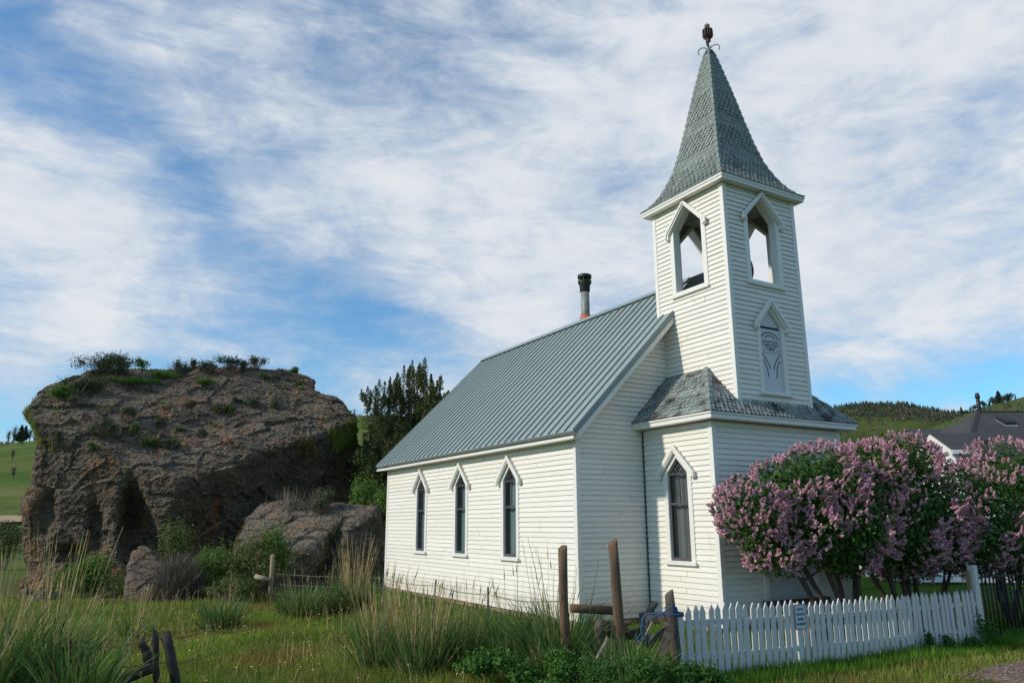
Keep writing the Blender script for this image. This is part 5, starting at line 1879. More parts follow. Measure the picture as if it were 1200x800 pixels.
# --- grey dead bush
g = np.random.default_rng(77)
p_ = below(214, 21.8)
db = empty('dead_bush', p_, 'grey brown leafless bush beside the tooth of rock', 'bush')
n = 1500
a = g.uniform(0, 2 * math.pi, n); t = np.abs(g.normal(0, .75, n)).clip(0, 1.45)
d = np.stack([np.sin(t) * np.cos(a), np.sin(t) * np.sin(a), np.cos(t)], 1)
bb = g.normal(size=(n, 3)) * [.18, .18, .03]
parts = [ribbons(bb, d, g.uniform(.7, 1.5, n) * (1 - .25 * np.sin(t)), np.full(n, .014), g.uniform(-.3, .5, n), g, 4, .7)]
V0 = parts[0][0].reshape(n, 5, 2, 3).mean(2)
for lev in (2, 3):
    dd = (V0[:, lev] - V0[:, lev - 1]); dd /= np.linalg.norm(dd, axis=1, keepdims=True)
    dd = dd + g.normal(size=(n, 3)) * .45; dd /= np.linalg.norm(dd, axis=1, keepdims=True)
    parts.append(ribbons(V0[:, lev], dd, g.uniform(.15, .45, n), np.full(n, .010), g.uniform(-.3, .3, n), g, 4, .7))
V, F = cat_vf(parts)
npmesh('twigs', V, F, L_TWIG, db)
g = np.random.default_rng(78)
for (px, d_, w) in ((372, 25.9, 1.6), (338, 26.6, 1.2)):
    p_ = None
    for dy in range(0, 30, 3):
        if p_ is None: p_ = R2.hit(px, 594 + dy)
    if p_ is None: continue
    n = 160
    a = g.uniform(0, 2 * math.pi, n); t = np.abs(g.normal(0, .8, n)).clip(0, 1.4)
    d = np.stack([np.sin(t) * np.cos(a), np.sin(t) * np.sin(a), np.cos(t)], 1)
    V, F = ribbons(g.normal(size=(n, 3)) * [.2, .2, .03], d, g.uniform(.3, .8, n), np.full(n, .014), g.uniform(-.3, .5, n), g, 4, .7)
    o = npmesh('dead_branches', V, F, L_TWIG, None, p_)
    prop(o, 'bare grey branches on the low boulder beside its sage bush' if w > 1.5 else 'smaller bare grey branches at the left top of the low boulder', 'branches')

# --- shrubs growing on the huge boulder
TOPS = [  # px, py of the foot, width px, height px, kind, label
    (118, 446, 46, 34, 'd', 'large dark shrub on the left crest of the huge boulder'), (96, 462, 40, 26, 'd', 'dark shrub on the left shoulder of the huge boulder'),
    (72, 466, 34, 16, 'g', 'low green shrub at the left edge of the boulder top'), (140, 436, 34, 24, 'd', 'dark twiggy shrub behind the large one on the boulder crest'),
    (165, 432, 15, 14, 'g', 'small round green shrub on the boulder crest'), (207, 440, 20, 22, 's', 'feathery sage shrub on the middle of the boulder crest'),
    (228, 430, 9, 10, 'd', 'tiny dark shrub on the boulder skyline'), (245, 438, 22, 18, 's', 'sage shrub on the crest right of the feathery one'),
    (268, 436, 26, 20, 'd', 'dark shrub right of the middle of the boulder crest'), (300, 432, 20, 16, 's', 'thin sage shrub near the right end of the crest'),
    (345, 434, 12, 9, 'g', 'small green shrub at the right end of the boulder crest'), (285, 434, 20, 13, 'd', 'low dark shrub between two sage shrubs on the crest'),
    (190, 444, 34, 12, 'g', 'flat green shrub below the crest of the boulder'), (160, 452, 50, 14, 'g', 'long green patch of shrub below the crest'),
    (122, 512, 24, 26, 's', 'sage shrub on the left slope of the boulder'), (108, 530, 12, 14, 'o', 'olive tuft below the sage shrub on the left slope'),
    (150, 494, 16, 20, 's', 'sage tuft in the middle of the boulder slope'), (158, 510, 14, 16, 'o', 'olive tuft on the slope below the middle sage tuft'),
    (188, 500, 18, 12, 's', 'low sage tuft near the centre of the slope'), (172, 524, 30, 16, 'o', 'wide olive tuft near the prow of the boulder'), (200, 526, 22, 14, 's', 'sage tuft beside the wide olive one'),
    (258, 484, 30, 14, 's', 'sage tuft on the right slope of the boulder'), (268, 486, 14, 14, 'o', 'olive tuft right of the right slope sage'), (296, 478, 16, 14, 's', 'small sage tuft high on the right slope'),
    (322, 476, 10, 9, 's', 'smallest sage tuft at the right of the slope'), (240, 452, 22, 12, 'g', 'green tuft just below the crest, right of the centre'), (213, 506, 14, 10, 'o', 'little olive tuft right of the centre'),
    (86, 474, 14, 12, 's', 'pale sage tuft on the left shoulder'), (68, 520, 16, 20, 's', 'sage tuft hanging on the left lip of the boulder'), (235, 512, 14, 12, 's', 'sage tuft above the dark face of the boulder'),
    (150, 556, 16, 10, 'o', 'olive tuft above the cave of the boulder'), (310, 444, 16, 8, 'o', 'flat olive tuft below the right crest'), (350, 452, 14, 9, 'o', 'olive tuft on the right shoulder of the boulder')]
KM = {'d': L_DARKSHRUB, 'g': L_GREEN, 's': L_SAGE, 'o': L_OLIVE}
for k, (px, py, w, h, kd, lab) in enumerate(TOPS):
    q = None
    for dy in range(0, 40, 3):
        q = R1.hit(px, py + dy)
        if q is not None: break
    if q is None: continue
    dq = (q - CAM) @ FWD
    sc_ = dq / FPX
    bush('shrub', q - np.array([0, 0, .06]), w * sc_ * (1.6 if k < 15 else 1.25), h * sc_ * 1.12, int(260 + w * h * 2.0), .07, KM[kd], lab, 'shrub', 'shrubs growing on the huge boulder', 200 + k, twigs=kd in 'ds', depth=max(.35, w * sc_ * .8))

# --- grass and dry tufts rooted in the cracks of the boulders
def rock_grass(o, name, n, lo, hi, label, seed, clip=None):
    g = np.random.default_rng(seed)
    me = o.data
    nf = len(me.polygons)
    c = np.empty(nf * 3, np.float32); me.polygons.foreach_get('center', c); c = c.reshape(-1, 3) + np.array(o.location)
    nn = np.empty(nf * 3, np.float32); me.polygons.foreach_get('normal', nn); nn = nn.reshape(-1, 3)
    k = (nn[:, 2] > .45) & (vnoise2(c[:, 0] * 1.1 + c[:, 2], c[:, 1] * 1.1, seed) > .56)
    if clip is not None: k &= clip(c)
    c = c[k]
    w = np.exp(3.2 * (c[:, 2] - c[:, 2].max()) / (c[:, 2].max() - c[:, 2].min()))
    pick = g.choice(len(c), n, p=w / w.sum())
    b_ = c[pick] + g.normal(size=(n, 3)) * .04 - [0, 0, .03]
    t = np.abs(g.normal(0, .45, n)); a = g.uniform(0, 2 * math.pi, n)
    d = np.stack([np.sin(t) * np.cos(a), np.sin(t) * np.sin(a), np.cos(t)], 1)
    V, F = ribbons(b_, d, g.uniform(lo, hi, n), np.full(n, .022), g.uniform(.1, .8, n), g, 2)
    prop(npmesh(name, V, F, L_GRASS), label, 'grass', kind='stuff')


rock_grass(big, 'rock_grass', 14000, .06, .20, 'thin green and rusty grass growing over the back of the huge boulder', 3,
           lambda c: (c - R1.o)[:, 2] > np.maximum(4.6, 3.45 + .78 * ((c - R1.o) @ R1.v) - 1.1))
rock_grass(grey_rock, 'rock_grass', 1800, .06, .2, 'thin grass in the cracks on top of the low grey boulder', 4)

# --- lilacs


def lilac(name, centre, lobes, stems, nleaf, nbloom, label, seed):
    g = np.random.default_rng(seed)
    o = empty(name, centre, label, 'lilac')
    O = np.array(centre, float)
    lb = [((np.array(c) - O), np.array(r_)) for c, r_ in lobes]
    C, d = lumps(g, nleaf, lb, .55)
    C += g.normal(size=C.shape) * .04
    V, F = leaf_quads(C, .082, g, .25, .7, d)
    npmesh('foliage', V, F, L_LILAC, o)
    # flower panicles: cones of florets standing out of the foliage, mostly upwards
    C, d = lumps(g, nbloom * 8, lb, .06)
    keep = (d[:, 2] > -.75) & (vnoise2(C[:, 0] * 1.7 + seed, C[:, 2] * 1.9 + C[:, 1], 3) > .34 + .22 * g.random(len(C)))
    for c_, r_ in lb:      # none buried inside a neighbouring head
        keep &= (((C - c_) / r_) ** 2).sum(1) > .70
    C, d = C[keep], d[keep]
    n = len(C)
    ax = d * .75 + g.normal(size=(n, 3)) * .35; ax[:, 2] += .55
    ax /= np.linalg.norm(ax, axis=1, keepdims=True)
    L_ = g.uniform(.07, .15, n); nf = 34
    t = g.random((n, nf)) ** .8; ph_ = g.uniform(0, 2 * math.pi, (n, nf))
    x = np.cross(ax, unit(n, g)); x /= np.linalg.norm(x, axis=1, keepdims=True); y = np.cross(ax, x)
    rr = .042 * (1 - t * .85) * g.uniform(.55, 1.1, (n, nf)) * (L_ / .14)[:, None]
    off = (x[:, None] * np.cos(ph_)[..., None] + y[:, None] * np.sin(ph_)[..., None])
    Q = C[:, None] + ax[:, None] * (t * L_[:, None])[..., None] + off * rr[..., None]
    V, F = leaf_quads(Q.reshape(-1, 3),   .031, g, .1, .95, off.reshape(-1, 3))
    # the darker unopened buds at the cores
    V2, F2 = leaf_quads((C[:, None] + ax[:, None] * (g.random((n, 7)) * L_[:, None] * .8)[..., None]).reshape(-1, 3), .05, g, .1, .8)
    mi = np.concatenate([np.zeros(len(F), int), np.ones(len(F2), int)])
    V, F = cat_vf([(V, F), (V2, F2)])
    npmesh('blossoms', V, F, [L_BLOOM, L_BUD], o, midx=mi)
    for (b_, t_1) in stems:
        b_ = np.array(b_) - O; e = np.array(t_1) - O
        mb = MB()
        K = 7
        w1 = g.normal(size=3) * .10; w2 = g.normal(size=3) * .07
        pts = [b_ + (e - b_) * k / K + w1 * math.sin(math.pi * k / K) + w2 * math.sin(2 * math.pi * k / K) for k in range(K + 1)]
        mb.tube(pts, [.065 - .045 * k / K + .006 * math.sin(k * 2.3) for k in range(K + 1)], 7)
        for q in range(3):
            s_ = pts[3 + q]; dd = unit(1, g)[0]; dd[2] = abs(dd[2]) + .3
            mb.tube([s_, s_ + dd * .3, s_ + dd * .65 + np.array([0, 0, .15])], [.026, .018, .008], 5)
        mb.build('stem', BARK, o)
    return o


YL = -3.15
zg = float(gz(3.6, YL))
lilac('lilac_bush', (3.75, YL, zg), [((1.36, YL, 2.00), (.54, .60, .62)), ((2.35, YL - .05, 2.36), (.60, .75, .62)), ((2.45, YL - .2, 1.68), (.66, .75, .52)), ((3.15, YL - .1, 2.55), (.75, .85, .66)),
                                 ((3.35, YL - .3, 1.75), (.85, .85, .62)), ((1.75, YL - .1, 1.35), (.45, .5, .42)), ((2.9, YL - .2, 1.36), (.50, .55, .36)), ((3.9, YL - .1, 2.35), (.7, .8, .62)), ((4.1, YL - .3, 1.6), (.55, .6, .5)), ((3.6, YL - .2, 1.12), (.5, .5, .28))],
      [((3.40, YL, zg - .1), (1.7, YL, 1.9)), ((3.48, YL + .12, zg - .1), (2.3, YL + .1, 2.3)), ((3.60, YL - .1, zg - .1), (2.9, YL - .2, 2.4)), ((3.72, YL + .15, zg - .1), (3.5, YL, 2.4)),
       ((3.85, YL - .1, zg - .1), (3.9, YL - .1, 2.3)), ((3.95, YL + .1, zg - .1), (4.3, YL, 2.0))], 15000, 620,
      'wide lilac bush in pink bloom covering the church door', 401)
lilac('lilac_bush', (5.75, YL, zg), [((4.70, YL, 2.70), (.72, .85, .66)), ((5.45, YL - .1, 2.95), (.78, .85, .62)), ((6.15, YL - .05, 2.70), (.72, .85, .66)), ((4.85, YL - .35, 1.85), (.85, .8, .62)),
                                 ((5.75, YL - .35, 2.05), (.80, .8, .60)), ((6.45, YL - .3, 1.80), (.72, .8, .55)), ((5.2, YL - .4, 1.35), (.65, .6, .42)), ((6.1, YL - .4, 1.35), (.62, .6, .40)), ((4.3, YL - .2, 1.3), (.5, .5, .38)), ((5.6, YL, .95), (.6, .5, .25)), ((6.5, YL - .2, 1.1), (.55, .5, .3))],
      [((5.35, YL, zg - .1), (4.7, YL, 2.3)), ((5.45, YL - .12, zg - .1), (5.0, YL, 2.6)), ((5.75, YL + .1, zg - .1), (5.6, YL, 2.6)), ((5.95, YL - .1, zg - .1), (6.2, YL, 2.4)), ((6.05, YL, zg - .1), (6.9, YL - .2, 1.25)), ((5.55, YL + .1, zg - .1), (4.2, YL - .1, 1.6))], 15000, 680,
      'tallest lilac bush in pink bloom in front of the dark house roof', 402)
lilac('lilac_bush', (8.1, -3.75, zg), [((7.1, -3.9, 2.05), (.80, .8, .62)), ((7.9, -3.8, 2.45), (.85, .85, .66)), ((8.7, -3.7, 2.85), (.85, .9, .72)), ((9.5, -3.6, 2.7), (.9, .9, .7)), ((7.5, -4.1, 1.45), (.72, .6, .48)), ((8.4, -4.1, 1.6), (.80, .7, .55)), ((7.0, -3.8, 1.05), (.6, .5, .32)), ((6.75, -3.5, 2.0), (.5, .55, .6)), ((6.5, -3.6, 1.2), (.5, .5, .35)), ((8.0, -3.9, .95), (.7, .5, .35)), ((9.0, -3.9, 1.0), (.8, .6, .4)),
                                   ((9.3, -4.0, 1.7), (.85, .8, .6)), ((6.75, -4.0, 1.45), (.5, .5, .38)), ((10.1, -3.8, 2.0), (.8, .8, .8))],
      [((7.9, -3.75, zg - .1), (7.2, -3.9, 1.9)), ((8.0, -3.9, zg - .1), (7.8, -3.8, 2.2)), ((8.15, -3.65, zg - .1), (8.6, -3.7, 2.6)), ((8.35, -3.8, zg - .1), (9.2, -3.7, 2.3)), ((8.5, -3.7, zg - .1), (9.9, -3.8, 2.0))], 15000, 680,
      'lilac bush in pink bloom rising over the black iron fence', 403)

# --- juniper behind the church


def foliage_tree(name, loc, h, label, cat, seed, plumes, trunk_r, leaf, mat, bark, group=None, npl=160, limbs=True):
    g = np.random.default_rng(seed)
    o = empty(name, loc, label, cat, group)
    mb = MB()
    K = 8
    sw = g.normal(size=2) * h * .012
    tr_ = [np.array([sw[0] * math.sin(k), sw[1] * math.sin(k * 1.3), -.3 + (h * .95 + .3) * k / K]) for k in range(K + 1)]
    mb.tube(tr_, [trunk_r * (1 - .88 * k / K) for k in range(K + 1)], 8)
    parts = []
    for (cx, cy, z0_, z1_, r_) in plumes:
        c0 = np.array([cx, cy, z0_])
        if limbs and z1_ - z0_ > .9:
            zb = max(.3, z0_ - math.hypot(cx, cy) * .7)
            k = int(np.clip((zb + .3) / (h * .95 + .3) * K, 0, K - 1))
            mb.tube([tr_[k], tr_[k] * .5 + c0 * .5 - [0, 0, .15], c0, c0 + [0, 0, (z1_ - z0_) * .6]], [trunk_r * .22, trunk_r * .16, trunk_r * .12, trunk_r * .04], 5)
        n = int(npl * max(.5, (z1_ - z0_)) * max(.6, r_ / .4))
        t = g.random(n)
        prof = np.sin(np.pi * np.clip(t * .88 + .12, 0, 1)) ** .7 * (1 - t * .35)
        a = g.uniform(0, 2 * math.pi, n)
        lump = 1 + .45 * np.sin(t * (z1_ - z0_) * 9 + a * 2 + cx * 5) + .3 * np.sin(t * (z1_ - z0_) * 21 - a * 3)
        q = r_ * prof * lump * np.sqrt(g.random(n))
        C = np.stack([cx + q * np.cos(a), cy + q * np.sin(a), z0_ + t * (z1_ - z0_)], 1)
        parts.append(leaf_quads(C, leaf, g, .5, .5))
    V, F = cat_vf(parts)
    npmesh('crown', V, F, mat, o)
    mb.build('trunk', bark, o)
    return o


g = np.random.default_rng(9)
JD = 31.0
jp = below(479, JD)
jpx = JD / FPX
pl_ = []
hr = np.array([math.cos(YAW), -math.sin(YAW)])


def jplume(px, py0, py1, r_px, dz=0.0):
    c = (px - 479) * jpx
    z0_ = dep(px, py0, JD)[2] - jp[2]; z1_ = dep(px, py1, JD)[2] - jp[2]
    off = g.uniform(-1.2, 1.2) if dz == 0 else dz
    pl_.append((c * hr[0] + off * .5, c * hr[1] + off * .85, z0_, z1_, r_px * jpx * .85))
    for _ in range(6):
        a_ = g.uniform(0, 6.28); q_ = r_px * jpx * g.uniform(.7, 1.5); zc_ = z0_ + (z1_ - z0_) * g.uniform(.0, .75); hh_ = min(.85, (z1_ - z0_) * g.uniform(.3, .5))
        pl_.append((c * hr[0] + off * .5 + q_ * math.cos(a_), c * hr[1] + off * .85 + q_ * math.sin(a_), zc_, zc_ + hh_, r_px * jpx * g.uniform(.35, .6)))


for q in [(483, 480, 413, 9), (474, 475, 420, 8), (467, 470, 417, 7), (490, 470, 414, 8), (456, 470, 432, 8), (462, 500, 450, 12), (452, 480, 438, 6), (499, 480, 436, 7), (506, 478, 442, 7), (512, 480, 443, 6), (519, 480, 455, 5), (437, 490, 447, 9),
          (431, 485, 452, 6), (445, 500, 460, 11), (440, 520, 480, 13), (432, 535, 500, 11), (428, 550, 520, 12), (452, 540, 490, 16), (468, 530, 480, 16), (484, 525, 470, 15), (500, 520, 470, 14), (424, 545, 512, 8), (440, 570, 530, 16), (460, 570, 525, 18), (480, 560, 510, 18),
          (430, 575, 545, 14), (448, 560, 510, 14), (495, 500, 455, 10), (476, 500, 450, 11), (510, 500, 462, 9), (436, 512, 470, 9), (447, 470, 456, 5), (523, 478, 452, 5), (440, 560, 505, 18), (456, 560, 495, 18), (470, 560, 500, 18), (430, 560, 520, 12), (450, 590, 545, 20), (436, 530, 490, 12), (500, 540, 480, 16), (425, 580, 545, 10), (465, 510, 462, 13), (488, 510, 455, 13)]:
    jplume(*q)
foliage_tree('juniper_tree', jp, dep(479, 424, JD)[2] - jp[2], 'dark green juniper tree with upright plumes behind the church roof', 'tree', 12, pl_, .20, .085, L_JUN, JBARK, npl=470)

# --- trees on the hills: real little trees, each far away


def far_tree(kind, x, y, h, label, group, seed):
    z = float(gz(x, y)) - .1
    g2 = np.random.default_rng(seed)
    if kind == 'pine':
        pls = [(0, 0, .12 * h, .98 * h, .16 * h)] + [(g2.normal() * .08 * h, g2.normal() * .08 * h, .15 * h, (.5 + .2 * g2.random()) * h, .15 * h) for _ in range(4)]
        return foliage_tree('pine_tree', (x, y, z), h, label, 'tree', seed, pls, .03 * h, .16 * h ** .7, L_PINE, JBARK, group, npl=60, limbs=False)
    o = empty('bare_tree' if kind == 'bare' else 'round_tree', (x, y, z), label, 'tree', group)
    mb = MB(); mb.tube([(0, 0, -.2), (.02 * h, 0, .4 * h), (0, 0, .8 * h)], [.035 * h, .025 * h, .008 * h], 5); mb.build('trunk', JBARK, o)
    n = 130
    if kind == 'bare':
        d = unit(n, g2); d[:, 2] = np.abs(d[:, 2]) + .3; d /= np.linalg.norm(d, axis=1, keepdims=True)
        b_ = np.stack([np.zeros(n), np.zeros(n), g2.uniform(.25, .7, n) * h], 1)
        V, F = ribbons(b_, d, g2.uniform(.2, .42, n) * h, np.full(n, .016 * h), g2.uniform(-.2, .3, n), g2, 3, .8)
        npmesh('crown', V, F, L_BARE, o)
    else:
        C, d = lumps(g2, 260, [((g2.normal() * .15 * h, g2.normal() * .15 * h, g2.uniform(.45, .75) * h), (.24 * h, .24 * h, .2 * h)) for _ in range(5)], .6)
        V, F = leaf_quads(C, .13 * h, g2, .3)
        npmesh('crown', V, F, L_PINE, o)
    return o


def skyline(px, r):
    d = ray(px, 560); d = d[:2] / np.linalg.norm(d[:2])
    return CAM[0] + d[0] * r, CAM[1] + d[1] * r


LT = [(3, 272, 4.6, 'bare', 'dark bare tree, leftmost on the far left skyline'), (9, 268, 5.6, 'bare', 'reddish bare tree second from the left on the far skyline'), (17, 272, 5.8, 'pine', 'dark pine on the left skyline between the bare trees'),
      (22, 267, 5.0, 'pine', 'smaller dark pine on the left skyline'), (28, 270, 4.8, 'bare', 'thin bare tree right of the pines on the left skyline'), (34, 274, 4.2, 'bare', 'shortest bare tree on the left skyline'), (41, 268, 5.0, 'round', 'round dark tree on the left skyline beside the boulder'),
      (11, 190, 2.6, 'bare', 'reddish bush standing alone on the left hillside'), (15, 160, 2.6, 'bare', 'small leafless tree lower on the left hillside'), (412, 262, 3.0, 'bare', 'tiny bare tree on the hill crest right of the boulder')]
for k, (px, r_, h, kd, lab) in enumerate(LT):
    x, y = skyline(px, r_)
    far_tree(kd, x, y, h, lab, 'trees on the left hill', 700 + k)
RT = [(1138, 'pine', 6, 'pine at the low left end of the right ridge skyline'), (1143, 'round', 5, 'round tree next to the left end of the ridge'), (1149, 'pine', 6.5, 'pine left of the middle of the ridge skyline'), (1155, 'round', 6, 'broad tree in the middle of the ridge skyline'),
      (1161, 'pine', 6, 'pine right of the broad ridge tree'), (1167, 'round', 6.5, 'round tree left of the tall ridge trees'), (1173, 'pine', 6.5, 'pine beside the tallest ridge tree'), (1177, 'round', 8, 'round tree before the tallest one on the ridge'),
      (1185, 'pine', 12, 'tallest tree on the right ridge skyline'), (1191, 'round', 6.5, 'round tree just right of the tallest ridge tree'), (1196, 'pine', 7.5, 'pine at the right edge of the ridge skyline'), (1200, 'round', 7.5, 'tree cut by the right edge on the ridge')]
for k, (px, kd, h, lab) in enumerate(RT):
    x, y = skyline(px, 600 + (k * 37) % 25)
    far_tree(kd, x, y, h, lab, 'trees along the right ridge', 760 + k)

# the wooded slope of the far hill: a mass of conifers and burnt trees nobody could count
g = np.random.default_rng(5)
parts = []; mid = []
N_ = 0
while N_ < 3600:
    az = math.radians(g.uniform(50, 68)); r_ = g.uniform(430, 930) if g.random() < .6 else g.uniform(800, 930)
    x = CAM[0] + r_ * math.sin(az); y = CAM[1] + r_ * math.cos(az)
    rt = np.interp(math.degrees(az), RIDGE_AZ, RIDGE_T); mt_ = np.interp(math.degrees(az), MESA_AZ, MESA_T)
    on_mesa = r_ > 610
    k = vnoise2(np.array([x * .02]), np.array([y * .02]), 31)[0]
    dens_ = (.34 + 1.3 * max(0, (r_ - 800) / 100) if on_mesa else (.008 if k < .66 else .12))
    if g.random() > dens_ * (.35 + 1.2 * k): continue
    h = g.uniform(2.6, 6.0) * (.8 if not on_mesa else 1.0)
    z = float(gz(x, y))
    nb = 9
    t = np.repeat(np.array([.12, .42, .72]), 3)
    for q, (b0, t0, w_) in enumerate(((.08, .55, .20), (.32, .80, .15), (.58, 1.0, .10))):
        aa = g.uniform(0, 6.28)
        nn = 5
        ring = np.array([[w_ * h * math.cos(aa + 2 * math.pi * j / nn) * g.uniform(.6, 1.2), w_ * h * math.sin(aa + 2 * math.pi * j / nn) * g.uniform(.6, 1.2), b0 * h + g.uniform(-.05, .05) * h] for j in range(nn)])
        tip = np.array([[g.normal() * .02 * h, g.normal() * .02 * h, t0 * h]])
        Vt = np.concatenate([ring, tip]) + np.array([x, y, z])
        parts.append((Vt, np.array([(j, (j + 1) % nn, nn, nn) for j in range(nn)])))
        mid += [0 if g.random() < (.80 if k > .45 else .92) else 1] * nn
    N_ += 1
V, F = cat_vf([(v_, f_[:, :3]) for v_, f_ in parts])
o = npmesh('hill_woods', V, F, [L_PINE, L_BARE], midx=np.array(mid))
prop(o, 'distant mass of conifers and burnt trees covering the far hillside', 'woods', kind='stuff')

# hedge-like bushes in the fields at the far left
for k, (px, d_, w, h, lab) in enumerate([(6, 66, 4.5, 2.2, 'dark thicket in the far field at the left edge'), (16, 64, 4.0, 1.9, 'second dark thicket in the far field, beside the boulder'), (-6, 62, 4.0, 2.2, 'thicket cut by the left edge of the far field')]):
    bush('thicket', below(px, d_), w, h, 900, .22, L_DARKSHRUB, lab, 'thicket', 'thickets in the far field', 640 + k, twigs=False)

# ================================================================== THE HOUSE BEHIND THE LILACS
HF = np.array([math.sin(YAW), math.cos(YAW), 0]); HR = np.array([math.cos(YAW), -math.sin(YAW), 0])
ho0 = np.array([CAM[0], CAM[1], 0.0])
base = ho0 + HR * 18 + HF * 27
house = empty('house', (base[0], base[1], -.25), 'white house with charcoal shingle roof and two roof vents behind the lilacs', 'house')
HB = np.array(house.location)


def H(u, v, z):
    return ho0 + HR * u + HF * v + np.array([0, 0, z]) - HB


EV, EZH = 25.2, 3.55      # eave line
RV, RZH = 29.6, 6.05      # ridge line
hk = (RZH - EZH) / (RV - EV)
UL, UR = 14.85, 26.0
mb = MB()
A_ = [(UL, EV, EZH), (UR, EV, EZH), (UR - 4.4, RV, RZH), (UL + 3.55, RV, RZH), (UL, 2 * RV - EV, EZH), (UR, 2 * RV - EV, EZH)]
A_ = [H(*q) for q in A_]
mb.face([A_[0], A_[1], A_[2], A_[3]]); mb.face([A_[5], A_[4], A_[3], A_[2]]); mb.face([A_[4], A_[0], A_[3]]); mb.face([A_[1], A_[5], A_[2]])
# rear wing with a lower ridge
W_ = [H(*q) for q in ((15.5, 29.0, 4.6), (21.0, 29.0, 4.6), (21.0, 31.2, 5.55), (16.2, 31.2, 5.55), (15.5, 33.5, 4.5), (21, 33.5, 4.5))]
mb.face([W_[0], W_[1], W_[2], W_[3]]); mb.face([W_[5], W_[4], W_[3], W_[2]]); mb.face([W_[4], W_[0], W_[3]])
hr_ = mb.build('roof', HOUSEROOF, house)
mb = MB()
for k in range(22):   # cap shingles up the hip
    a = A_[0] + (A_[3] - A_[0]) * (k / 22); b_ = A_[0] + (A_[3] - A_[0]) * ((k + 1.2) / 22)
    dn = HF * -.14 - np.array([0, 0, .06]); dl = HR * -.14 - np.array([0, 0, .05]); up_ = np.array([0, 0, .05])
    mb.face([a + up_, a + up_ + HR * .13 - [0, 0, .03], b_ + HR * .13 + [0, 0, 0], b_ + up_ * .5]); mb.face([a + up_ + dl, a + up_, b_ + up_ * .5, b_ + dl])
for k in range(20):
    a = A_[3] + (A_[2] - A_[3]) * (k / 20); b_ = A_[3] + (A_[2] - A_[3]) * ((k + 1.15) / 20)
    mb.face([a + [0, 0, .05] - HF * .13 - [0, 0, .05], b_ + [0, 0, .03] - HF * .13 - [0, 0, .05], b_ + [0, 0, .03], a + [0, 0, .05]])
mb.build('ridge_cap', HOUSEROOF, hr_)
for u_ in (18.75, 19.85):
    mb = MB()
    v_ = 28.55; z_ = EZH + hk * (v_ - EV)
    q = [(u_ - .20, v_ - .24), (u_ + .20, v_ - .24), (u_ + .20, v_ + .24), (u_ - .20, v_ + .24)]
    zf = lambda v: EZH + hk * (v - EV)
    mb.hexa([H(a, b_, zf(b_) + .02) for a, b_ in q], [H(a * .97 + u_ * .03, b_, zf(b_) + .16) for a, b_ in q])
    vt = mb.build('roof_vent', DARKMETAL, hr_)
    mb = MB()
    q = [(u_ - .24, v_ - .30), (u_ + .24, v_ - .30), (u_ + .24, v_ + .25), (u_ - .24, v_ + .25)]
    mb.hexa([H(a, b_, zf(b_) + .004) for a, b_ in q], [H(a, b_, zf(b_) + .018) for a, b_ in q])
    mb.build('vent_flashing', FLASH, hr_)
mb = MB()
mb.tube([H(18.55, 29.75, 5.8), H(18.55, 29.75, 6.75)], .07, 10)
mb.tube([H(18.55, 29.75, 6.1), H(18.55, 29.75, 6.16)], .11, 10)
mb.tube([H(18.55, 29.75, 6.58), H(18.55, 29.75, 6.62), H(18.55, 29.75, 6.80)], [.07, .10, .06], 10)
mb.build('vent_pipe', DARKMETAL, hr_)
mb = MB()
mb.hexa([H(UL, EV - .03, EZH - .20), H(UR, EV - .03, EZH - .20), H(UR, EV, EZH - .20), H(UL, EV, EZH - .20)], [H(UL, EV - .03, EZH - .01), H(UR, EV - .03, EZH - .01), H(UR, EV, EZH - .01), H(UL, EV, EZH - .01)])
mb.hexa([H(UL - .03, EV, EZH - .20), H(UL, EV, EZH - .20), H(UL, 34, EZH - .20), H(UL - .03, 34, EZH - .20)], [H(UL - .03, EV, EZH - .01), H(UL, EV, EZH - .01), H(UL, 34, EZH - .01), H(UL - .03, 34, EZH - .01)])
mb.build('fascia', TRIM, house)
# walls with lap siding
mb = MB()
k = 0
z = -.1
while z < EZH - .2:
    d0, d1 = .03, .004
    for (p0, p1, nn) in (((UL + .15, EV + .4), (UR - .4, EV + .4), (0, -1)), ((UL + .15, 33.6), (UL + .15, EV + .4), (-1, 0))):
        a0 = H(p0[0] + nn[0] * d0, p0[1] + nn[1] * d0, z); b0 = H(p1[0] + nn[0] * d0, p1[1] + nn[1] * d0, z)
        a1 = H(p0[0] + nn[0] * d1, p0[1] + nn[1] * d1, z + .2); b1 = H(p1[0] + nn[0] * d1, p1[1] + nn[1] * d1, z + .2)
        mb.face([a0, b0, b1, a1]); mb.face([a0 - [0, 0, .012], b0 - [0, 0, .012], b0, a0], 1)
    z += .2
mb.build('wall', [HOUSEWALL, GRIME_SHADE], house)
mb = MB()
z = -.1
while z < 2.2:
    for (p0, p1, nn) in (((13.0, EV + .7), (UL + .14, EV + .7), (0, -1)), ((13.0, 29.6), (13.0, EV + .7), (-1, 0))):
        a0 = H(p0[0] + nn[0] * .03, p0[1] + nn[1] * .03, z); b0 = H(p1[0] + nn[0] * .03, p1[1] + nn[1] * .03, z)
        a1 = H(p0[0] + nn[0] * .004, p0[1] + nn[1] * .004, z + .2); b1 = H(p1[0] + nn[0] * .004, p1[1] + nn[1] * .004, z + .2)
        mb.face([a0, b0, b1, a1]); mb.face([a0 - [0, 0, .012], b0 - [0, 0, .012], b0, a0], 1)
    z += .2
lw = mb.build('low_wing', [HOUSEWALL, GRIME_SHADE], house)
mb = MB()
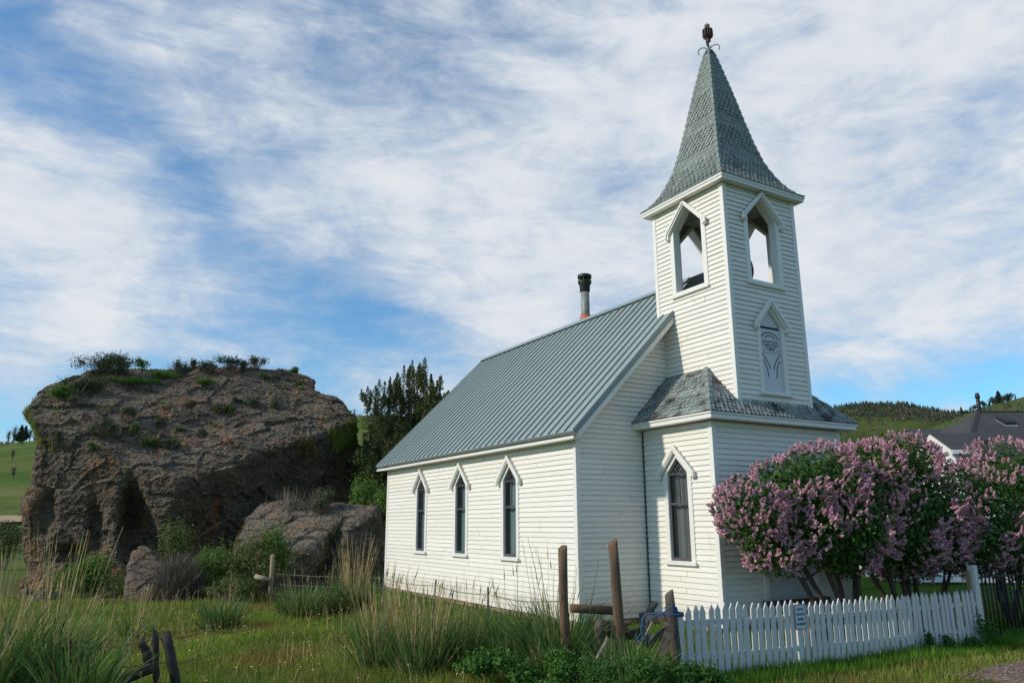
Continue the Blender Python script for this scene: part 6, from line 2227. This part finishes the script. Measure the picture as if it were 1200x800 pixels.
mb.hexa([H(12.75, EV + .4, 2.28), H(UL + .1, EV + .4, 2.28), H(UL + .1, 29.6, 2.95), H(12.75, 29.6, 2.95)], [H(12.75, EV + .4, 2.38), H(UL + .1, EV + .4, 2.38), H(UL + .1, 29.6, 3.05), H(12.75, 29.6, 3.05)])
mb.build('low_roof', HOUSEROOF, lw)
# small side gable standing on the eave
GA, GE = 27.0, 25.85
g0, g1 = 15.0, 16.5
gza, gze = 4.90, 4.26
mb = MB()
mb.face([H(g0 + .12, GE + .12, 3.6), H(g0 + .12, 28.0, 3.6), H(g0 + .12, 28.0, gze), H(g0 + .12, GA, gza - .05), H(g0 + .12, GE + .12, gze - .02)])
mb.face([H(g0 + .12, GE + .12, 3.6), H(g0 + .12, GE + .12, gze), H(g1 - .6, GE + .12, gze), H(g1 - .6, GE + .12, 3.6)])
gb = mb.build('side_gable', HOUSEWALL, house)
mb = MB()
for sgn, ve in ((-1, GE - .05), (1, 2 * GA - GE + .05)):
    a = [H(g0 - .05, ve, gze - .03), H(g1 - .9, ve, gze - .03), H(g1 + .2, GA, gza), H(g0 - .05, GA, gza)]
    up_ = np.array([0, 0, .06])
    mb.hexa([q - up_ for q in a] if sgn < 0 else [q - up_ for q in a[::-1]], a if sgn < 0 else a[::-1])
mb.build('gable_roof', HOUSEROOF, gb)
mb = MB()
for ve in (GE - .06, 2 * GA - GE + .06):
    p0, p1 = (ve, gze - .10), (GA, gza - .07)
    a = [H(g0 - .085, p0[0], p0[1] - .16), H(g0 - .055, p0[0], p0[1] - .16), H(g0 - .055, p1[0], p1[1] - .16), H(g0 - .085, p1[0], p1[1] - .16)]
    mb.hexa(a, [q + [0, 0, .18] for q in a])
a = [H(g0 - .05, GE - .08, gze - .20), H(g1 - .9, GE - .08, gze - .20), H(g1 - .9, GE - .052, gze - .20), H(g0 - .05, GE - .052, gze - .20)]
mb.hexa(a, [q + [0, 0, .14] for q in a])
mb.build('bargeboard', TRIM, gb)

# ================================================================== GRASS
g = np.random.default_rng(3)


def blades(name, n, xr, yr, lo, hi, w, mat, label, mask=None, cat='grass'):
    x = g.uniform(*xr, n); y = g.uniform(*yr, n)
    k = np.ones(n, bool)
    inch = (x > -.02) & (x < 7.3) & (y > -.02) & (y < 10.25) | (x > VL - .03) & (x < VR + .03) & (y > VF - .03) & (y < .1)
    k &= ~inch
    dx, dy = x - CAM[0], y - CAM[1]
    dd = np.hypot(dx, dy); ff = (dx * FWD[0] + dy * FWD[1]) / math.hypot(FWD[0], FWD[1]); rr = dx * math.cos(YAW) - dy * math.sin(YAW)
    k &= (ff > 7.5) & (np.abs(rr / np.maximum(ff, .1)) < .80)
    k &= g.random(n) < np.clip(14.0 / dd, .12, 1.0) ** 1.3
    if mask is not None: k &= mask(x, y)
    x, y = x[k], y[k]; n = len(x)
    base = np.stack([x, y, gz(x, y) - .01], 1)
    t = np.abs(g.normal(0, .38, n)); a = g.uniform(0, 2 * math.pi, n)
    d = np.stack([np.sin(t) * np.cos(a), np.sin(t) * np.sin(a), np.cos(t)], 1)
    big = .6 + .8 * vnoise2(x * .6, y * .6, 4)
    dist = np.hypot(x - CAM[0], y - CAM[1])
    V, F = ribbons(base, d, g.uniform(lo, hi, n) * big, np.full(n, w) * np.clip(dist / 13, 1, 2.2), g.uniform(.1, .9, n), g, 2)
    o = npmesh(name, V, F, mat)
    return prop(o, label, cat, kind='stuff')


nogravel = lambda x, y: ~((x > 2.7 + .8 * (vnoise2(x, y, 41) - .5)) & (y < -5.62 + .5 * (vnoise2(x * 1.3, y * 1.3, 42) - .5)) & (y > -9.5)) | (g.random(len(x)) < .10)
lawn = lambda x, y: (x > -2.3) & (y > -2.5) & (y < 14) | (y > -4.1) & (x > 1)
blades('meadow_grass', 520000, (-16, 9), (-9, 16), .06, .17, .010, L_GRASS, 'rough meadow grass, yellow green with rusty patches, covering the ground', lambda x, y: nogravel(x, y) & ~lawn(x, y))
blades('lawn_grass', 200000, (-2.4, 22), (-4.2, 15), .05, .12, .011, L_LAWN, 'short bright green lawn around the church', lawn)
blades('fence_grass', 16000, (-1.8, 6.3), (-4.8, -4.05), .08, .24, .010, L_LAWN, 'longer dark grass growing along the picket fence')
blades('fence_grass', 9000, (6.0, 10.5), (-4.9, -3.6), .14, .34, .012, L_LAWN, 'longer grass growing under the black iron fence')
# taller seeding weeds standing in the meadow
n = 1900
x = g.uniform(-14, 3, n); y = g.uniform(-6, 12, n)
k = (vnoise2(x * .8, y * .8, 17) > .42) & ~((x > -.3) & (y > -2.4)) & ~(x > -1.4)
x, y = x[k], y[k]; n = len(x)
t = np.abs(g.normal(0, .2, n)); a = g.uniform(0, 2 * math.pi, n)
V1, F1 = ribbons(np.stack([x, y, gz(x, y) - .02], 1), np.stack([np.sin(t) * np.cos(a), np.sin(t) * np.sin(a), np.cos(t)], 1), g.uniform(.22, .50, n), np.full(n, .008), g.uniform(0, .4, n), g, 4, .3)
V0 = V1.reshape(n, 5, 2, 3).mean(2)
V2, F2 = leaf_quads(np.repeat(V0[:, 4], 3, 0) + g.normal(size=(n * 3, 3)) * [.012, .012, .03], .035, g, .2, .5)
V, F = cat_vf([(V1, F1), (V2, F2)])
prop(npmesh('meadow_weeds', V, F, L_STALK), 'thin seeding weeds standing loosely in the meadow grass', 'weeds', kind='stuff')
# low sage dotted over the left hill
n = 900
az_ = np.radians(g.uniform(-6, 24, n)); r_ = g.uniform(85, 270, n)
x = CAM[0] + r_ * np.sin(az_); y = CAM[1] + r_ * np.cos(az_)
k = vnoise2(x * .035, y * .035, 19) > .45
x, y = x[k], y[k]; n = len(x)
s = g.uniform(.35, 1.1, n)
C = np.stack([x, y, gz(x, y) + s * .3], 1)
C = (C[:, None] + g.normal(size=(n, 24, 3)) * s[:, None, None] * np.array([.42, .42, .24])).reshape(-1, 3)
V, F = leaf_quads(C, np.repeat(s * .45, 24), g, .4, .8)
prop(npmesh('hill_sage', V, F, L_SAGE), 'low sage dotted over the far green hillside', 'sage', kind='stuff')
# buttercups
n = 420
x = g.uniform(-8.5, -3.5, n); y = g.uniform(-1, 6, n)
k = vnoise2(x * .5, y * .5, 13) > .5
x, y = x[k], y[k]
C = np.stack([x, y, gz(x, y) + g.uniform(.10, .20, len(x))], 1)
V, F = leaf_quads(C, .032, g, 1.2, .9)
prop(npmesh('buttercups', V, F, L_YELLOW), 'tiny yellow flowers scattered through the meadow grass', 'flowers', kind='stuff')
# loose stones on the gravel
n = 6000
x = g.uniform(2.5, 9, n); y = g.uniform(-7.6, -5.5, n)
s = g.uniform(.006, .022, n)
oc = np.array([(1, 0, 0), (-1, 0, 0), (0, 1, 0), (0, -1, 0), (0, 0, .7), (0, 0, -.7)], float)
V = (np.stack([x, y, gz(x, y) + .056], 1)[:, None] + oc[None] * s[:, None, None] * g.uniform(.6, 1.3, (n, 6, 1))).reshape(-1, 3)
fo = np.array([(0, 2, 4), (2, 1, 4), (1, 3, 4), (3, 0, 4), (2, 0, 5), (1, 2, 5), (3, 1, 5), (0, 3, 5)])
F = (fo[None] + (np.arange(n) * 6)[:, None, None]).reshape(-1, 3)
prop(npmesh('loose_gravel', V, F, PEBBLE), 'loose reddish and grey stones on the gravel path', 'gravel', kind='stuff')
